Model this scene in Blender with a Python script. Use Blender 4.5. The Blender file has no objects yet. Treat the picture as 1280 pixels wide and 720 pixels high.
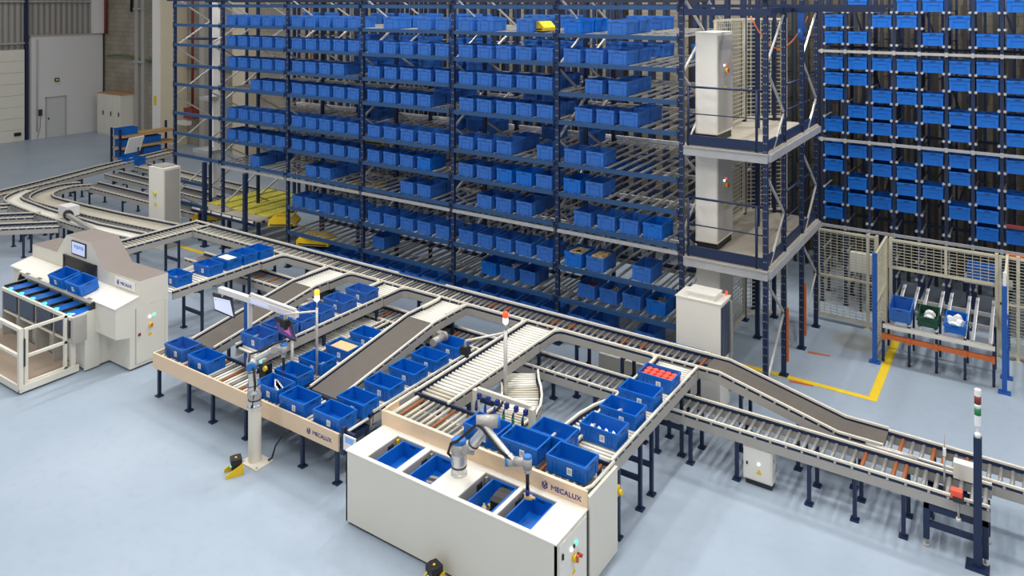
import bpy, math, random
from mathutils import Vector, Matrix
random.seed(7)
SC = bpy.context.scene
COL = SC.collection
PI = math.pi

# ------------------------------------------------------------------ materials
def srgb(r, g, b):
    def c(v):
        v /= 255.0
        return v/12.92 if v <= 0.04045 else ((v+0.055)/1.055)**2.4
    return (c(r), c(g), c(b), 1.0)

M = {}
def mat(name, rgb, rough=0.5, metal=0.0, emit=0.0, noise=0.0, nscale=8.0, bump=0.0, spec=0.5, alpha=1.0, stretch=None):
    m = bpy.data.materials.new(name); m.use_nodes = True
    nt = m.node_tree; p = nt.nodes['Principled BSDF']
    col = srgb(*rgb)
    p.inputs['Base Color'].default_value = col
    p.inputs['Roughness'].default_value = rough
    p.inputs['Metallic'].default_value = metal
    p.inputs['Specular IOR Level'].default_value = spec
    if emit:
        p.inputs['Emission Color'].default_value = col
        p.inputs['Emission Strength'].default_value = emit
    if noise:
        tc = nt.nodes.new('ShaderNodeTexCoord'); mp = nt.nodes.new('ShaderNodeMapping')
        nt.links.new(tc.outputs['Object'], mp.inputs['Vector'])
        if stretch: mp.inputs['Scale'].default_value = stretch
        nz = nt.nodes.new('ShaderNodeTexNoise'); nz.inputs['Scale'].default_value = nscale
        nz.inputs['Detail'].default_value = 4
        nt.links.new(mp.outputs['Vector'], nz.inputs['Vector'])
        mx = nt.nodes.new('ShaderNodeMix'); mx.data_type = 'RGBA'
        mx.inputs['A'].default_value = tuple(c*(1-noise) for c in col[:3])+(1,)
        mx.inputs['B'].default_value = tuple(min(1, c*(1+noise)) for c in col[:3])+(1,)
        nt.links.new(nz.outputs['Fac'], mx.inputs['Factor'])
        nt.links.new(mx.outputs['Result'], p.inputs['Base Color'])
        if bump:
            bp = nt.nodes.new('ShaderNodeBump'); bp.inputs['Strength'].default_value = bump
            bp.inputs['Distance'].default_value = 0.01
            nt.links.new(nz.outputs['Fac'], bp.inputs['Height']); nt.links.new(bp.outputs['Normal'], p.inputs['Normal'])
    M[name] = m
    return m

mat('navy', (22, 40, 74), 0.45, noise=0.12, nscale=5)
mat('beam_blue', (38, 74, 116), 0.4, noise=0.1, nscale=4)
mat('post_blue', (30, 88, 168), 0.45, noise=0.1)
mat('tote', (4, 100, 192), 0.38, noise=0.06, nscale=3)
mat('tote_pale', (44, 102, 182), 0.42, noise=0.06, nscale=3)  # paler copy of tote; on rack totes the rack's light is in its colour
mat('tote_green', (22, 74, 52), 0.5, noise=0.1)
mat('cream', (226, 220, 206), 0.45, noise=0.05, nscale=6)
mat('profile', (172, 168, 162), 0.45, metal=0.0, noise=0.08, nscale=3)
mat('steel', (196, 194, 190), 0.35, metal=0.35, noise=0.1, nscale=6)
mat('galv', (176, 177, 180), 0.45, metal=0.3, noise=0.15, nscale=7)
mat('roller_grey', (150, 148, 146), 0.4, metal=0.25, noise=0.12, nscale=6)
mat('roller_white', (246, 242, 230), 0.4, noise=0.04)
mat('roller_beige', (205, 198, 180), 0.45, noise=0.06)
mat('roller_orange', (160, 92, 50), 0.55, noise=0.15, nscale=14)
mat('belt', (98, 92, 86), 0.75, noise=0.12, nscale=10)
mat('wood', (232, 204, 172), 0.5, noise=0.07, nscale=5, stretch=(1.2, 1.2, 12))
mat('cabinet', (224, 220, 208), 0.5, noise=0.03, nscale=2)
mat('cabinet_top', (236, 232, 223), 0.5, noise=0.03, nscale=2)
mat('white', (240, 240, 240), 0.5)
mat('taupe', (136, 126, 120), 0.6, noise=0.06, nscale=3)
mat('black', (24, 24, 26), 0.5, noise=0.1)
mat('dark', (46, 46, 50), 0.5, noise=0.15)
mat('dark_glass', (40, 56, 84), 0.2, noise=0.05)
mat('rubber', (34, 34, 36), 0.7)
mat('yellow', (236, 196, 30), 0.5, noise=0.08)
mat('yellow_line', (240, 205, 40), 0.6, noise=0.1, nscale=9)
mat('yellow_slat', (226, 216, 88), 0.5, noise=0.06)
mat('orange', (206, 106, 52), 0.5, noise=0.1)
mat('orange_red', (246, 98, 74), 0.5, noise=0.06)
mat('red', (190, 40, 36), 0.45)
mat('green', (30, 130, 80), 0.4)
mat('tan_paper', (214, 184, 132), 0.7, noise=0.1, nscale=20)
mat('label_ink', (196, 192, 198), 0.6)
mat('logo_blue', (40, 52, 140), 0.5)
mat('robot_blue', (44, 116, 192), 0.45, noise=0.05)
mat('robot_grey', (176, 172, 168), 0.35, metal=0.2, noise=0.06)
mat('robot_tube', (212, 212, 210), 0.25, metal=0.45, noise=0.05)
mat('led_green', (70, 255, 190), 0.4, emit=2.5)
mat('led_white', (225, 235, 255), 0.4, emit=3.0)
mat('led_amber', (255, 150, 50), 0.4, emit=2.2)
mat('led_red', (255, 80, 40), 0.4, emit=1.2)
mat('lamp', (255, 252, 244), 0.4, emit=9.0)
mat('fence', (206, 200, 178), 0.5, noise=0.05)
mat('pale_wall', (214, 213, 214), 0.7, noise=0.03, nscale=1.5)
mat('door_grey', (196, 196, 196), 0.55, noise=0.03)
mat('col_cream', (214, 202, 178), 0.6, noise=0.04, nscale=1.5)
mat('col_white', (236, 234, 232), 0.6, noise=0.03)
mat('pipe_red', (130, 52, 44), 0.5)
mat('pipe_green', (92, 118, 70), 0.5)
mat('pallet_wood', (190, 150, 104), 0.7, noise=0.15)
mat('deck', (176, 168, 154), 0.7, noise=0.14, nscale=3, stretch=(0.6, 7, 1))
mat('plat_brown', (158, 142, 126), 0.7, noise=0.1, nscale=3, stretch=(0.6, 6, 1))
mat('screen_purple', (70, 62, 120), 0.3, emit=0.35)
mat('screen_pink', (190, 90, 150), 0.3, emit=0.4)
mat('screen_pale', (196, 204, 232), 0.3, emit=0.45)
mat('screen_blue', (110, 150, 210), 0.3, emit=0.4)
mat('cable_orange', (222, 120, 50), 0.5)

# floor: epoxy paint with tyre scuffs and a hint of gloss
def floor_mat():
    m = bpy.data.materials.new('floor_paint'); m.use_nodes = True
    nt = m.node_tree; p = nt.nodes['Principled BSDF']
    tc = nt.nodes.new('ShaderNodeTexCoord')
    n1 = nt.nodes.new('ShaderNodeTexNoise'); n1.inputs['Scale'].default_value = 0.35; n1.inputs['Detail'].default_value = 5
    n2 = nt.nodes.new('ShaderNodeTexNoise'); n2.inputs['Scale'].default_value = 6.0; n2.inputs['Detail'].default_value = 6
    nt.links.new(tc.outputs['Object'], n1.inputs['Vector']); nt.links.new(tc.outputs['Object'], n2.inputs['Vector'])
    r1 = nt.nodes.new('ShaderNodeValToRGB')
    r1.color_ramp.elements[0].position = 0.3; r1.color_ramp.elements[0].color = srgb(155, 170, 186)
    r1.color_ramp.elements[1].position = 0.7; r1.color_ramp.elements[1].color = srgb(169, 182, 198)
    nt.links.new(n1.outputs['Fac'], r1.inputs['Fac'])
    r2 = nt.nodes.new('ShaderNodeValToRGB')
    r2.color_ramp.elements[0].position = 0.25; r2.color_ramp.elements[0].color = (0.9, 0.9, 0.9, 1)
    r2.color_ramp.elements[1].position = 0.5; r2.color_ramp.elements[1].color = (1, 1, 1, 1)
    nt.links.new(n2.outputs['Fac'], r2.inputs['Fac'])
    mx = nt.nodes.new('ShaderNodeMix'); mx.data_type = 'RGBA'; mx.blend_type = 'MULTIPLY'; mx.inputs['Factor'].default_value = 0.6
    nt.links.new(r1.outputs['Color'], mx.inputs['A']); nt.links.new(r2.outputs['Color'], mx.inputs['B'])
    # the round brown stain by the fence
    sx = nt.nodes.new('ShaderNodeVectorMath'); sx.operation = 'DISTANCE'; sx.inputs[1].default_value = (-3.02, 17.45, 0)
    nt.links.new(tc.outputs['Object'], sx.inputs[0])
    rr = nt.nodes.new('ShaderNodeValToRGB'); rr.color_ramp.elements[0].position = 0.0
    rr.color_ramp.elements[0].color = (0.1, 0.1, 0.1, 1)
    e = rr.color_ramp.elements.new(0.28); e.color = (0.55, 0.55, 0.55, 1)
    e = rr.color_ramp.elements.new(0.36); e.color = (0.6, 0.6, 0.6, 1)
    e = rr.color_ramp.elements.new(0.5); e.color = (0.12, 0.12, 0.12, 1)
    rr.color_ramp.elements[-1].position = 0.75; rr.color_ramp.elements[-1].color = (0, 0, 0, 1)
    nt.links.new(sx.outputs['Value'], rr.inputs['Fac'])
    m2 = nt.nodes.new('ShaderNodeMix'); m2.data_type = 'RGBA'
    m2.inputs['B'].default_value = srgb(146, 138, 116)
    nt.links.new(rr.outputs['Color'], m2.inputs['Factor']); nt.links.new(mx.outputs['Result'], m2.inputs['A'])
    nt.links.new(m2.outputs['Result'], p.inputs['Base Color'])
    p.inputs['Roughness'].default_value = 0.38
    p.inputs['Specular IOR Level'].default_value = 0.35
    M['floor'] = m
floor_mat()

def block_mat(name, c1, c2, mortar, sx, sy, vertical_axis='XZ', rough=0.85):
    m = bpy.data.materials.new(name); m.use_nodes = True
    nt = m.node_tree; p = nt.nodes['Principled BSDF']
    tc = nt.nodes.new('ShaderNodeTexCoord'); sp = nt.nodes.new('ShaderNodeSeparateXYZ'); cb = nt.nodes.new('ShaderNodeCombineXYZ')
    nt.links.new(tc.outputs['Object'], sp.inputs[0])
    nt.links.new(sp.outputs['X' if vertical_axis == 'XZ' else 'Y'], cb.inputs['X']); nt.links.new(sp.outputs['Z'], cb.inputs['Y'])
    b = nt.nodes.new('ShaderNodeTexBrick'); b.inputs['Scale'].default_value = 1.0
    b.inputs['Brick Width'].default_value = sx; b.inputs['Row Height'].default_value = sy; b.inputs['Mortar Size'].default_value = 0.012
    b.inputs['Color1'].default_value = srgb(*c1); b.inputs['Color2'].default_value = srgb(*c2); b.inputs['Mortar'].default_value = srgb(*mortar)
    nt.links.new(cb.outputs[0], b.inputs['Vector'])
    nz = nt.nodes.new('ShaderNodeTexNoise'); nz.inputs['Scale'].default_value = 0.9; nz.inputs['Detail'].default_value = 6
    nt.links.new(tc.outputs['Object'], nz.inputs['Vector'])
    rp = nt.nodes.new('ShaderNodeValToRGB'); rp.color_ramp.elements[0].color = (0.72, 0.7, 0.66, 1); rp.color_ramp.elements[1].color = (1, 1, 1, 1)
    rp.color_ramp.elements[0].position = 0.3; rp.color_ramp.elements[1].position = 0.65
    nt.links.new(nz.outputs['Fac'], rp.inputs['Fac'])
    mx = nt.nodes.new('ShaderNodeMix'); mx.data_type = 'RGBA'; mx.blend_type = 'MULTIPLY'; mx.inputs['Factor'].default_value = 1
    nt.links.new(b.outputs['Color'], mx.inputs['A']); nt.links.new(rp.outputs['Color'], mx.inputs['B'])
    nt.links.new(mx.outputs['Result'], p.inputs['Base Color']); p.inputs['Roughness'].default_value = rough
    M[name] = m
block_mat('block_wall', (168, 160, 146), (160, 152, 138), (138, 131, 119), 0.5, 0.25, 'XZ')

block_mat('block_wall_shaded', (118, 110, 98), (108, 101, 90), (90, 85, 76), 0.5, 0.25, 'XZ')  # darker copy of block_wall; dimmer light at right is put into its colour
def corr_mat():
    m = bpy.data.materials.new('corrugated'); m.use_nodes = True
    nt = m.node_tree; p = nt.nodes['Principled BSDF']
    tc = nt.nodes.new('ShaderNodeTexCoord'); w = nt.nodes.new('ShaderNodeTexWave')
    w.wave_type = 'BANDS'; w.bands_direction = 'Y'; w.inputs['Scale'].default_value = 1.1
    nt.links.new(tc.outputs['Object'], w.inputs['Vector'])
    bp = nt.nodes.new('ShaderNodeBump'); bp.inputs['Strength'].default_value = 0.9; bp.inputs['Distance'].default_value = 0.06
    nt.links.new(w.outputs['Fac'], bp.inputs['Height']); nt.links.new(bp.outputs['Normal'], p.inputs['Normal'])
    p.inputs['Base Color'].default_value = srgb(158, 154, 150); p.inputs['Roughness'].default_value = 0.6
    M['corrugated'] = m
corr_mat()

# ------------------------------------------------------------------ mesh builder
class MB:
    def __init__(s): s.v = []; s.f = []; s.m = []; s.sm = []
    def face(s, idx, m, smooth=False): s.f.append(tuple(idx)); s.m.append(m); s.sm.append(smooth)
    def hexa(s, c, m):
        b = len(s.v); s.v += [tuple(p) for p in c]
        for q in ((0,3,2,1),(4,5,6,7),(0,1,5,4),(1,2,6,5),(2,3,7,6),(3,0,4,7)): s.face([b+i for i in q], m)
        return s
    def box(s, x0, x1, y0, y1, z0, z1, m):
        return s.hexa([(x0,y0,z0),(x1,y0,z0),(x1,y1,z0),(x0,y1,z0),(x0,y0,z1),(x1,y0,z1),(x1,y1,z1),(x0,y1,z1)], m)
    def cbox(s, cx, cy, cz, dx, dy, dz, m): return s.box(cx-dx/2, cx+dx/2, cy-dy/2, cy+dy/2, cz-dz/2, cz+dz/2, m)
    def bar(s, p, q, w, h, m, up=(0,0,1)):
        p = Vector(p); q = Vector(q); d = (q-p).normalized(); u = Vector(up)
        if abs(d.dot(u)) > 0.98: u = Vector((1,0,0))
        sd = d.cross(u).normalized(); u = sd.cross(d).normalized()
        c = []
        for e in (p, q):
            for a, b in ((-1,-1),(1,-1),(1,1),(-1,1)): c.append(e+sd*(a*w/2)+u*(b*h/2))
        return s.hexa(c, m)
    def cyl(s, p, q, r, m, n=10, r2=None, caps=True):
        p = Vector(p); q = Vector(q); d = (q-p).normalized(); r2 = r if r2 is None else r2
        u = Vector((0,0,1)) if abs(d.z) < 0.95 else Vector((1,0,0))
        a = d.cross(u).normalized(); b = d.cross(a).normalized(); k = len(s.v)
        for e, rr in ((p, r), (q, r2)):
            for i in range(n):
                t = 2*PI*i/n; s.v.append(tuple(e+a*(math.cos(t)*rr)+b*(math.sin(t)*rr)))
        for i in range(n): s.face((k+i, k+n+i, k+n+(i+1)%n, k+(i+1)%n), m, True)
        if caps: s.face(range(k, k+n), m); s.face(range(k+2*n-1, k+n-1, -1), m)
        return s
    def lathe(s, p, prof, m, axis=(0,0,1), n=16):
        for (r0, t0), (r1, t1) in zip(prof, prof[1:]):
            P = Vector(p); A = Vector(axis).normalized()
            s.cyl(P+A*t0, P+A*t1, max(r0, 1e-4), m, n, max(r1, 1e-4), caps=False)
        P = Vector(p); A = Vector(axis).normalized()
        return s
    def tube(s, pts, r, m, n=6):
        pts = [Vector(p) for p in pts]; k = len(s.v)
        for i, p in enumerate(pts):
            d = (pts[min(i+1, len(pts)-1)]-pts[max(i-1, 0)]).normalized()
            u = Vector((0,0,1)) if abs(d.z) < 0.95 else Vector((1,0,0))
            a = d.cross(u).normalized(); b = d.cross(a).normalized()
            for j in range(n):
                t = 2*PI*j/n; s.v.append(tuple(p+a*(math.cos(t)*r)+b*(math.sin(t)*r)))
        for i in range(len(pts)-1):
            for j in range(n): s.face((k+i*n+j, k+(i+1)*n+j, k+(i+1)*n+(j+1)%n, k+i*n+(j+1)%n), m, True)
        s.face(range(k, k+n), m); e = k+(len(pts)-1)*n; s.face(range(e+n-1, e-1, -1), m)
        return s
    def prism(s, poly, axis, a0, a1, m, mside=None):
        # poly: 2D points; axis 'x': (y,z), 'y': (x,z), 'z': (x,y)
        k = len(s.v); n = len(poly)
        for a in (a0, a1):
            for (u, v) in poly: s.v.append({'x': (a,u,v), 'y': (u,a,v), 'z': (u,v,a)}[axis])
        s.face(range(k+n-1, k-1, -1), m); s.face(range(k+n, k+2*n), m)
        for i in range(n):
            mm = m if mside is None else (mside[i] or m)
            s.face((k+i, k+(i+1)%n, k+n+(i+1)%n, k+n+i), mm)
        return s
    def sweep(s, pts, prof, m):
        # pts: list of (x,y,z); prof: (o0,o1,z0,z1) sideways offset range and z range
        o0, o1, z0, z1 = prof; N = len(pts); k = len(s.v)
        for i in range(N):
            a = Vector(pts[max(i-1,0)][:2]); b = Vector(pts[min(i+1,N-1)][:2]); c = Vector(pts[i][:2])
            if 0 < i < N-1:
                d1 = (c-a).normalized(); d2 = (b-c).normalized(); n1 = Vector((-d1.y, d1.x)); n2 = Vector((-d2.y, d2.x))
                nn = (n1+n2)
                nn = nn/ max(0.3, nn.dot(n1)) if nn.length > 1e-6 else n1
            else:
                d = (b-a).normalized(); nn = Vector((-d.y, d.x))
            x, y, z = pts[i]
            for o, zz in ((o0,z0),(o1,z0),(o1,z1),(o0,z1)): s.v.append((x+nn.x*o, y+nn.y*o, z+zz))
        for i in range(N-1):
            for j in range(4): s.face((k+4*i+j, k+4*i+(j+1)%4, k+4*i+4+(j+1)%4, k+4*i+4+j), m)
        s.face((k+3, k+2, k+1, k), m); e = k+4*(N-1); s.face((e, e+1, e+2, e+3), m)
        return s
    def mesh(s, name, off=(0,0,0)):
        me = bpy.data.meshes.new(name)
        ox, oy, oz = off
        me.from_pydata([(x-ox, y-oy, z-oz) for x, y, z in s.v], [], s.f)
        names = []
        for m in s.m:
            if m not in names: names.append(m)
        for nme in names: me.materials.append(M[nme])
        me.polygons.foreach_set('material_index', [names.index(m) for m in s.m])
        me.polygons.foreach_set('use_smooth', s.sm)
        me.update()
        import bmesh
        bm = bmesh.new(); bm.from_mesh(me); bmesh.ops.recalc_face_normals(bm, faces=bm.faces); bm.to_mesh(me); bm.free()
        return me
    def build(s, name, parent=None, loc=None):
        """world-space geometry -> one object; origin at parent's base (or loc)"""
        off = WL.get(parent.name, (0,0,0)) if parent is not None else (loc or s.base())
        o = bpy.data.objects.new(name, s.mesh(name, off)); COL.objects.link(o)
        if parent is not None: o.parent = parent; WL[o.name] = off
        else: o.location = off; WL[o.name] = tuple(off)
        return o
    def base(s):
        xs = [v[0] for v in s.v]; ys = [v[1] for v in s.v]; zs = [v[2] for v in s.v]
        return ((min(xs)+max(xs))/2, (min(ys)+max(ys))/2, min(zs))
WL = {}
def tag(o, label=None, cat=None, group=None, kind=None):
    if label: o['label'] = label
    if cat: o['category'] = cat
    if group: o['group'] = group
    if kind: o['kind'] = kind
    return o
def thing(name, loc, label, cat, group=None):
    o = bpy.data.objects.new(name, None); COL.objects.link(o); o.location = loc; WL[o.name] = tuple(loc)
    o.empty_display_size = 0.1
    return tag(o, label, cat, group)
def struct(o): o['kind'] = 'structure'; return o
def inst(name, me, parent, loc, rot=(0,0,0)):
    """shared-mesh object placed in world coordinates under a parent"""
    o = bpy.data.objects.new(name, me); COL.objects.link(o)
    if parent is not None:
        pl = WL[parent.name]; o.parent = parent; o.location = (loc[0]-pl[0], loc[1]-pl[1], loc[2]-pl[2])
    else: o.location = loc
    o.rotation_euler = rot; WL[o.name] = tuple(loc)
    return o

ORD = ['first','second','third','fourth','fifth','sixth','seventh','eighth','ninth','tenth','eleventh','twelfth','thirteenth','fourteenth']

def text_mesh(txt, size, extr=0.002, off=0.014):
    cu = bpy.data.curves.new('lettering', 'FONT'); cu.body = txt; cu.size = size; cu.extrude = extr; cu.offset = size*off
    cu.space_character = 1.05
    ob = bpy.data.objects.new('lettering', cu); COL.objects.link(ob)
    bpy.context.view_layer.update()
    me = bpy.data.meshes.new_from_object(ob.evaluated_get(bpy.context.evaluated_depsgraph_get()))
    bpy.data.objects.remove(ob)
    me.materials.clear(); me.materials.append(M['logo_blue'])
    return me
def lettering(parent, txt, size, loc, rot, with_mark=True):
    """company wording with its round mark in front"""
    # the first letter is drawn wider and lighter so that its inner strokes stay open
    m1 = text_mesh(txt[0], size, 0.002, 0.0); m2 = text_mesh(txt[1:], size)
    for v in m1.vertices: v.co.x *= 1.18
    w1 = max(v.co.x for v in m1.vertices)+size*0.06
    for v in m2.vertices: v.co.x += w1
    import bmesh
    bm = bmesh.new(); bm.from_mesh(m1); bm.from_mesh(m2); bm.to_mesh(m1); bm.free()
    o = inst('lettering', m1, parent, loc, rot)
    if with_mark:
        b = MB(); r = size*0.62; cx, cz = -size*0.95, size*0.36
        n = 6; ring = [(cx+r*0.82*math.cos(PI/2+2*PI*i/n), cz+r*math.sin(PI/2+2*PI*i/n)) for i in range(n)]
        ri = [(cx+(a-cx)*0.72, cz+(c-cz)*0.72) for a, c in ring]
        for i in range(n):
            if i == 0: continue
            j = (i+1) % n
            b.hexa([(ring[i][0], ring[i][1], 0), (ring[j][0], ring[j][1], 0), (ri[j][0], ri[j][1], 0), (ri[i][0], ri[i][1], 0),
                    (ring[i][0], ring[i][1], .003), (ring[j][0], ring[j][1], .003), (ri[j][0], ri[j][1], .003), (ri[i][0], ri[i][1], .003)], 'logo_blue')
        for sgn in (-1, 1):
            b.bar((cx+sgn*r*0.5, cz+r*0.55, .0015), (cx, cz-r*0.45, .0015), r*0.22, .003, 'logo_blue')
        inst('logo_mark', b.mesh('logo_mark'), parent, loc, rot)
    return o

# ------------------------------------------------------------------ totes
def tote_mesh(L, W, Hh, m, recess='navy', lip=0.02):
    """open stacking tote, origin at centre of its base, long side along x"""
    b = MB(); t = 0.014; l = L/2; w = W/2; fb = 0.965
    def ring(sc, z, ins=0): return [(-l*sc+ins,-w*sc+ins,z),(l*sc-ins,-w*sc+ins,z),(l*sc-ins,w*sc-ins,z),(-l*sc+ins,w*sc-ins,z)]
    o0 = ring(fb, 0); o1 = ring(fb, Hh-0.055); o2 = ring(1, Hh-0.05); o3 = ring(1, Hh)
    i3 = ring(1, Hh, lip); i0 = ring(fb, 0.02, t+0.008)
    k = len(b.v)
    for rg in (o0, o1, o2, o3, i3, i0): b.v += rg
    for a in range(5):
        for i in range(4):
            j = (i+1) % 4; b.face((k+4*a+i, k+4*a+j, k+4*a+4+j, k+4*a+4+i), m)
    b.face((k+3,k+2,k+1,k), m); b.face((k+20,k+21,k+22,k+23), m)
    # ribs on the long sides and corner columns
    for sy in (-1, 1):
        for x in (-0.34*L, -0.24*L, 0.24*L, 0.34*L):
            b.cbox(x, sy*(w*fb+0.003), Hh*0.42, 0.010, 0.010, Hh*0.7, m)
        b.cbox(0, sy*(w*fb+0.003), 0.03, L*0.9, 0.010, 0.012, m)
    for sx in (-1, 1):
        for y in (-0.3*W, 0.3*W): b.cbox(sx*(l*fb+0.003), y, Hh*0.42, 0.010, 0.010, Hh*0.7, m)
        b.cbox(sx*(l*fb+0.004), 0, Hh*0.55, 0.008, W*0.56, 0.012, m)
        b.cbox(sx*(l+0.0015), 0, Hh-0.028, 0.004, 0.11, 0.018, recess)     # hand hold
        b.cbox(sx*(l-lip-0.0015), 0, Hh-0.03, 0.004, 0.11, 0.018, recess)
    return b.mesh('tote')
def sticker_mesh():
    b = MB(); b.cbox(0, -0.003, 0, 0.075, 0.003, 0.09, 'white')
    b.cbox(0, -0.0050, 0.004, 0.046, 0.0015, 0.05, 'label_ink')
    return b.mesh('barcode_label')
TL, TW, TH = 0.57, 0.375, 0.215
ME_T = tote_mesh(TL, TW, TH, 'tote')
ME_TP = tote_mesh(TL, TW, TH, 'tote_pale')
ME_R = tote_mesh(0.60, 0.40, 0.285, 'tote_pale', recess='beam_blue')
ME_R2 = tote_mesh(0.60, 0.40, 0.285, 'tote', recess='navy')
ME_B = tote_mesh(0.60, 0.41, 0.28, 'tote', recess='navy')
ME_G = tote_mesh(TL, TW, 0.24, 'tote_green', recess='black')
ME_S = sticker_mesh()
def tote(x, y, z, label, group=None, me=None, rz=0.0, sticker=True, sx=0.06, tilt=0.0, W=TW, Hh=TH):
    o = bpy.data.objects.new('tote', me or ME_T); COL.objects.link(o)
    o.location = (x, y, z); o.rotation_euler = (tilt, 0, rz); WL[o.name] = (x, y, z)
    tag(o, label, 'crate', group)
    if sticker:
        s = bpy.data.objects.new('barcode_label', ME_S); COL.objects.link(s); s.parent = o
        s.location = (sx, -W/2*0.965-0.003, Hh*0.48); s['label'] = 'white barcode sticker'
    return o

# ------------------------------------------------------------------ conveyors
ROLL = {}
def roller_mesh(ln, r, m):
    key = (round(ln, 3), round(r, 4), m)
    if key not in ROLL:
        b = MB(); b.cyl((-ln/2,0,0), (ln/2,0,0), r, m, 10); b.cyl((-ln/2-0.02,0,0), (ln/2+0.02,0,0), r*0.35, 'dark', 6)
        ROLL[key] = b.mesh('roller')
    return ROLL[key]
def plen(path): return [math.dist(path[i], path[i+1]) for i in range(len(path)-1)]
def pat(path, s):
    for i, L in enumerate(plen(path)):
        if s <= L or i == len(path)-2:
            a = Vector(path[i]); b = Vector(path[i+1]); t = s/L
            return a+(b-a)*t, (b-a).normalized()
        s -= L
def conveyor(name, label, path, W, group=None, surf=(('roller', 0, 1),), pitch=0.1, rmat='roller_grey', legs=(), rails=(1, 1),
             frames=(1, 1), rr=0.022, railm='cream', sidem='profile', depth=0.2, cross=True, pattern=None, under=False, rail_ext=(0, 0), cat='conveyor', base=None, legside=(-1,1)):
    tot = sum(plen(path))
    mid, _ = pat(path, tot/2)
    root = thing(name, base or (mid.x, mid.y, 0), label, cat, group)
    for i, sd in enumerate((1, -1)):
        h = W/2
        if frames[i]:
            b = MB(); lo, hi = sorted((sd*(h-0.03), sd*h)); b.sweep(path, (lo, hi, -depth, -0.075), sidem)
            lo, hi = sorted((sd*(h-0.04), sd*(h-0.012))); b.sweep(path, (lo, hi, -0.08, -0.03), 'navy')
            if rails[i]:  # little bolts that carry the guide
                s = 0.15
                while s < tot:
                    p, d = pat(path, s); n = Vector((-d.y, d.x, 0)).normalized()*sd*(h-0.008); q = p+n
                    b.cbox(q.x, q.y, q.z-0.052, 0.03, 0.03, 0.026, 'steel'); s += 0.22
            b.build('side_frame', root)
        if rails[i]:
            b = MB(); lo, hi = sorted((sd*(h-0.032), sd*(h+0.002))); b.sweep(path, (lo, hi, -0.03, 0.0), railm); b.build('guide_rail', root)
    if under:
        b = MB(); b.sweep(path, (-W/2+0.05, W/2-0.05, -depth+0.012, -depth+0.024), 'navy'); b.build('drip_pan', root)
    for kind, f0, f1 in surf:
        if kind == 'belt':
            s0, s1 = f0*tot, f1*tot
            pts = [tuple(pat(path, s0)[0])]; acc = 0
            for L, q in zip(plen(path), path[1:]):
                acc += L
                if s0+1e-3 < acc < s1-1e-3: pts.append(q)
            pts.append(tuple(pat(path, s1)[0]))
            b = MB(); b.sweep(pts, (-W/2+0.055, W/2-0.055, -0.09, -0.05), 'belt'); b.build('belt', root)
        else:
            s = f0*tot+pitch/2; k = 0
            while s < f1*tot-0.01:
                p, d = pat(path, s); ang = math.atan2(d.y, d.x)+PI/2
                if pattern: mm = pattern[k % len(pattern)]
                else: mm = rmat
                pos = (p.x, p.y, p.z-0.082)
                inst('roller', roller_mesh(W-0.12, rr, mm), root, pos, (0, 0, ang)); s += pitch; k += 1
    for s in legs:
        p, d = pat(path, s); n = Vector((-d.y, d.x, 0)).normalized(); zt = p.z-depth
        for sd in legside:
            q = p+n*sd*(W/2-0.04)
            b = MB(); b.bar((q.x, q.y, 0.03), (q.x, q.y, zt), 0.05, 0.05, 'navy', up=(n.x, n.y, 0)); b.cbox(q.x, q.y, 0.012, 0.11, 0.11, 0.024, 'navy')
            b.cyl((q.x, q.y, 0.02), (q.x, q.y, 0.07), 0.016, 'galv', 8)
            b.build('leg', root)
        if cross and len(legside) == 2:
            a = p+n*(W/2-0.04); c = p-n*(W/2-0.04)
            for zz in ((zt-0.06, zt*0.45) if zt > 0.75 else (zt-0.06,)):
                b = MB(); b.bar((a.x, a.y, zz), (c.x, c.y, zz), 0.04, 0.07, 'navy'); b.build('cross_bar', root)
    return root
def arc(cx, cy, r, a0, a1, z0, z1=None, n=10):
    z1 = z0 if z1 is None else z1
    return [(cx+r*math.cos(math.radians(a0+(a1-a0)*i/n)), cy+r*math.sin(math.radians(a0+(a1-a0)*i/n)), z0+(z1-z0)*i/n) for i in range(n+1)]

# ------------------------------------------------------------------ room shell
zl, zm = 0.78, 1.17
def structbox(name, args):
    b = MB(); b.box(*args); return struct(b.build(name, None, (0,0,0)))
structbox('floor', (-44, 14, -6, 24, -0.2, 0, 'floor'))
structbox('wall_back', (-44, -6.5, 23.2, 23.5, 0, 12, 'block_wall')); structbox('wall_right', (-6.5, 14, 23.2, 23.5, 0, 12, 'block_wall_shaded'))  # right part is the same back wall in its shaded colour
b = MB(); b.box(-43.6, -43.3, -6, 23.2, 0, 12, 'corrugated'); struct(b.build('wall_left', None, (0,0,0)))
b = MB()
for y in (5, 12.3, 19.25): b.box(-43.3, -43.05, y-0.06, y+0.06, 0, 9, 'navy')
for z in (4.95, 7.1): b.box(-43.3, -43.15, 10, 23.1, z, z+0.09, 'profile')
struct(b.build('trim_1', None, (0,0,0)))
b = MB(); b.box(-44, 14, -6, 24, 12.0, 12.2, 'profile'); struct(b.build('ceiling', None, (0,0,0)))
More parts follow.
